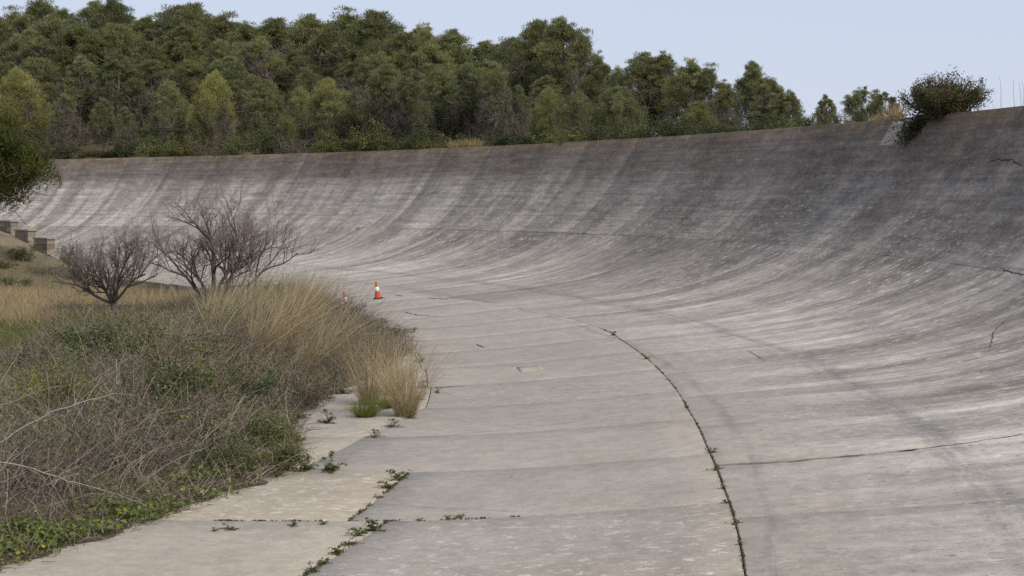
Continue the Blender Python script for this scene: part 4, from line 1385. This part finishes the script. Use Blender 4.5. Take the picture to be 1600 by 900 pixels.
# ------------------------------------------------------------------ weeds in the joints
def make_weed(n, w, h, ca, cb, ls=.05, stems=5, name='weed'):
    root = empty(name)
    # sprawling runners of uneven length, leaves set along them
    ns = 13
    a0 = rng.random(ns) * 6.28; l0 = w / 2 * (.35 + .9 * rng.random(ns)); h0 = h * rng.random(ns) ** 1.5
    k = rng.integers(0, ns, n); t_ = rng.random(n) ** .7
    az = a0[k] + .5 * t_ * np.sin(k * 2.3); rr_ = l0[k] * t_
    p = np.stack([np.cos(az) * rr_, np.sin(az) * rr_ * .6, .01 + h0[k] * np.sin(t_ * 2.2) + h * .10 * rng.random(n)], -1) + rng.normal(size=(n, 3)) * np.array([.035, .03, .012]) * w
    p[:, 2] = np.maximum(p[:, 2], .008)
    f = rng.random((n, 1))
    link('leaves', mesh_np('leaves', *leaves(p, ls * (.6 + .8 * rng.random(n)), np.array(ca) * (1 - f) + np.array(cb) * f, .5, .9)), M_LEAF, root)
    az = rng.random(stems) * 6.28
    d = nrm(np.stack([np.cos(az) * .8, np.sin(az) * .8, np.ones(stems)], -1))
    link('stems', mesh_np('stems', *ribbons(np.zeros((stems, 3)), d, h * (1 + rng.random(stems)), np.full(stems, .008), rng.normal(size=(stems, 3)) * .2, jit((.16, .15, .06), stems), 3)), M_TWIG, root)
    return root


WEEDS = [make_weed(260, 1, .35, (.055, .085, .02), (.13, .16, .04), .10), make_weed(280, 1, .5, (.07, .10, .025), (.15, .18, .05), .09, 9), make_weed(200, 1, .3, (.09, .10, .035), (.16, .15, .06), .09, 4)]
WSTEM = [make_weed(1000, 1, .6, (.050, .072, .020), (.11, .135, .04), .05, 30), make_weed(800, 1, .5, (.075, .078, .032), (.135, .12, .06), .048, 40)]
wl_ = [(958, 524, .34), (1010, 561, .30), (1041, 594, .16), (1073, 638, .16), (1111, 708, .26), (1119, 734, .34), (1130, 764, .16), (1137, 786, .18), (1149, 818, .26), (1157, 852, .13)]
for i, (px, py, w) in enumerate(wl_):
    r, th = on_track(px, py); q = PT(np.array(r), np.array(th)); q[2] = float(prof(r)) - .005
    put(WEEDS, i, tuple(q), (w, w, w * 1.0), 'small green weed in the long curved joint, %s one from its far end' % ORD[i], 'weed', 'weeds in the long curved joint')
wl_ = [(622, 750, .42), (606, 764, .38), (592, 778, .22), (580, 830, .42), (563, 838, .36), (546, 852, .32), (526, 867, .30), (504, 881, .22), (490, 894, .34)]
for i, (px, py, w) in enumerate(wl_):
    put(WEEDS, i, tuple(on_ground(px, py)), w, 'green weed in the broken inner joint, %s one from its far end' % ORD[i], 'weed', 'weeds in the inner joint')
wl_ = [(335, 831, .18), (360, 828, .36), (460, 823, .26), (505, 820, .24), (655, 814, .2), (700, 812, .2), (720, 810, .24)]
for i, (px, py, w) in enumerate(wl_):
    put(WEEDS, i + 1, tuple(on_ground(px, py)), (w, w, w * .8), 'green weed in the nearest cross joint, %s one from the left' % ORD[i], 'weed', 'weeds in the nearest cross joint')
wl_ = [(518, 738, .70, 'spiky green weed sprawling over the top edge of the yellowed slab'), (480, 735, .5, 'low weed left of the sprawling one above the yellowed slab'), (585, 684, .42, 'brownish weed at the near end of the mat below the straw clumps'),
       (612, 668, .46, 'brownish weed in the middle of the mat below the straw clumps'), (640, 654, .42, 'brownish weed right at the foot of the nearest straw clump'), (460, 706, .5, 'low weed on the concrete beside the thicket, left of the joint'),
       (512, 662, .6, 'weed on bare concrete left of the larger green tuft'), (470, 655, .6, 'weed at the thicket foot behind the concrete patch'), (683, 614, .28, 'tiny weed on the open concrete right of the straw clumps'), (535, 615, .7, 'leafy green weed behind the larger green tuft'),
       (657, 566, .5, 'small weed where the thicket edge meets the open track'), (662, 606, .45, 'brownish weed at the start of the short dark crack'), (655, 625, .4, 'weed behind the nearest straw clump'),
       (430, 745, .5, 'weed where the thicket meets the yellowed slab')]
for i, (px, py, w, lab) in enumerate(wl_):
    put(WSTEM, 1 if 'brown' in lab else 0, tuple(on_ground(px, py)), (w, w, w * .75), lab, 'weed', 'weeds at the thicket foot')
# moss and soil crumbs in the joints
def joint_moss():
    n = 2600
    th = rng.uniform(-9.5, 9.4, n)
    ok = rng.random(n) < np.clip(.35 + .8 * wob(th * 3, th * 0, 1.0, 2), .02, 1)
    th = th[ok]; r = r_crk(th) + rng.normal(size=len(th)) * .012
    th2 = rng.uniform(-8.3, -3.7, 2200)
    ok = rng.random(len(th2)) < np.clip(.3 + .9 * wob(th2 * 3, th2 * 0, 1.0, 5), .02, 1)
    th2 = th2[ok]; r2 = r_in(th2) + rng.normal(size=len(th2)) * .022
    r3 = rng.uniform(107.8, 113.2, 1100); ok = rng.random(len(r3)) < np.clip(.25 + .9 * wob(r3 * 2, r3 * 0, 1.0, 7), 0, 1)
    r3 = r3[ok]; th3 = -6.0 + rng.normal(size=len(r3)) * .008
    r = np.concatenate([r, r2, r3]); th = np.concatenate([th, th2, th3]); n = len(r)
    p = PT(r, th); p[:, 2] = prof(r) + .004 + .012 * rng.random(n)
    f = rng.random((n, 1))
    c = np.array([.055, .050, .030]) * (1 - f) + np.array([.085, .105, .028]) * f
    tag(link('joint_moss', mesh_np('joint_moss', *leaves(p, .018 + .026 * rng.random(n), c, .7, 1.0)), M_LEAF), 'moss and crumbs filling the open joints between slabs', 'moss', kind='stuff')
    # leaf litter on the concrete
    n = 150
    th = rng.uniform(-9, 14, n); r = rng.uniform(109.5, 121, n)
    p = PT(r, th); p[:, 2] = prof(r) + .018
    tag(link('leaf_litter', mesh_np('leaf_litter', *leaves(p, .03 + .05 * rng.random(n) ** 2, jit((.22, .165, .10), n, .35), .4, 5.0)), M_LEAF), 'scattered dry leaves and chips on the concrete', 'litter', kind='stuff')


joint_moss()
for L in list(SHRUBS.values()) + [T_GOLD, T_GREEN, T_DRY, WEEDS, WSTEM]:
    for p in L:
        if p.name not in PROTO_USED:
            for ch in list(p.children_recursive): bpy.data.objects.remove(ch)
            bpy.data.objects.remove(p)


# ------------------------------------------------------------------ dry growth along the rim
def rim_growth():
    n = 15000
    th = rng.uniform(2, 60, n)
    ok = rng.random(n) < np.clip(.25 + .9 * wob(th * 2.5, th * 0 + 1, 1.0, 3), .05, 1)
    th = th[ok]; n = len(th)
    r = R_LIP + .03 + .45 * rng.random(n)
    p = PT(r, th); p[:, 2] = ground_z(p[:, 0], p[:, 1]) - .02
    a = np.radians(th)
    d = nrm(np.stack([-np.cos(a) * .5, -np.sin(a) * .5, np.ones(n)], -1) + rng.normal(size=(n, 3)) * .5)
    L = (.12 + .22 * rng.random(n)) * (.7 + .6 * np.clip(wob(th * 4, th * 0, 1.0, 1), 0, 1))
    f = rng.random((n, 1))
    c = np.array([.17, .115, .05]) * (1 - f) + np.array([.30, .235, .12]) * f
    tag(link('rim_grass', mesh_np('rim_grass', *ribbons(p, d, L, np.full(n, .022), rng.normal(size=(n, 3)) * .2, c, 2, .3)), M_GRASS), 'short rusty dry grass fringing the top of the concrete lip', 'grass', kind='stuff')


rim_growth()
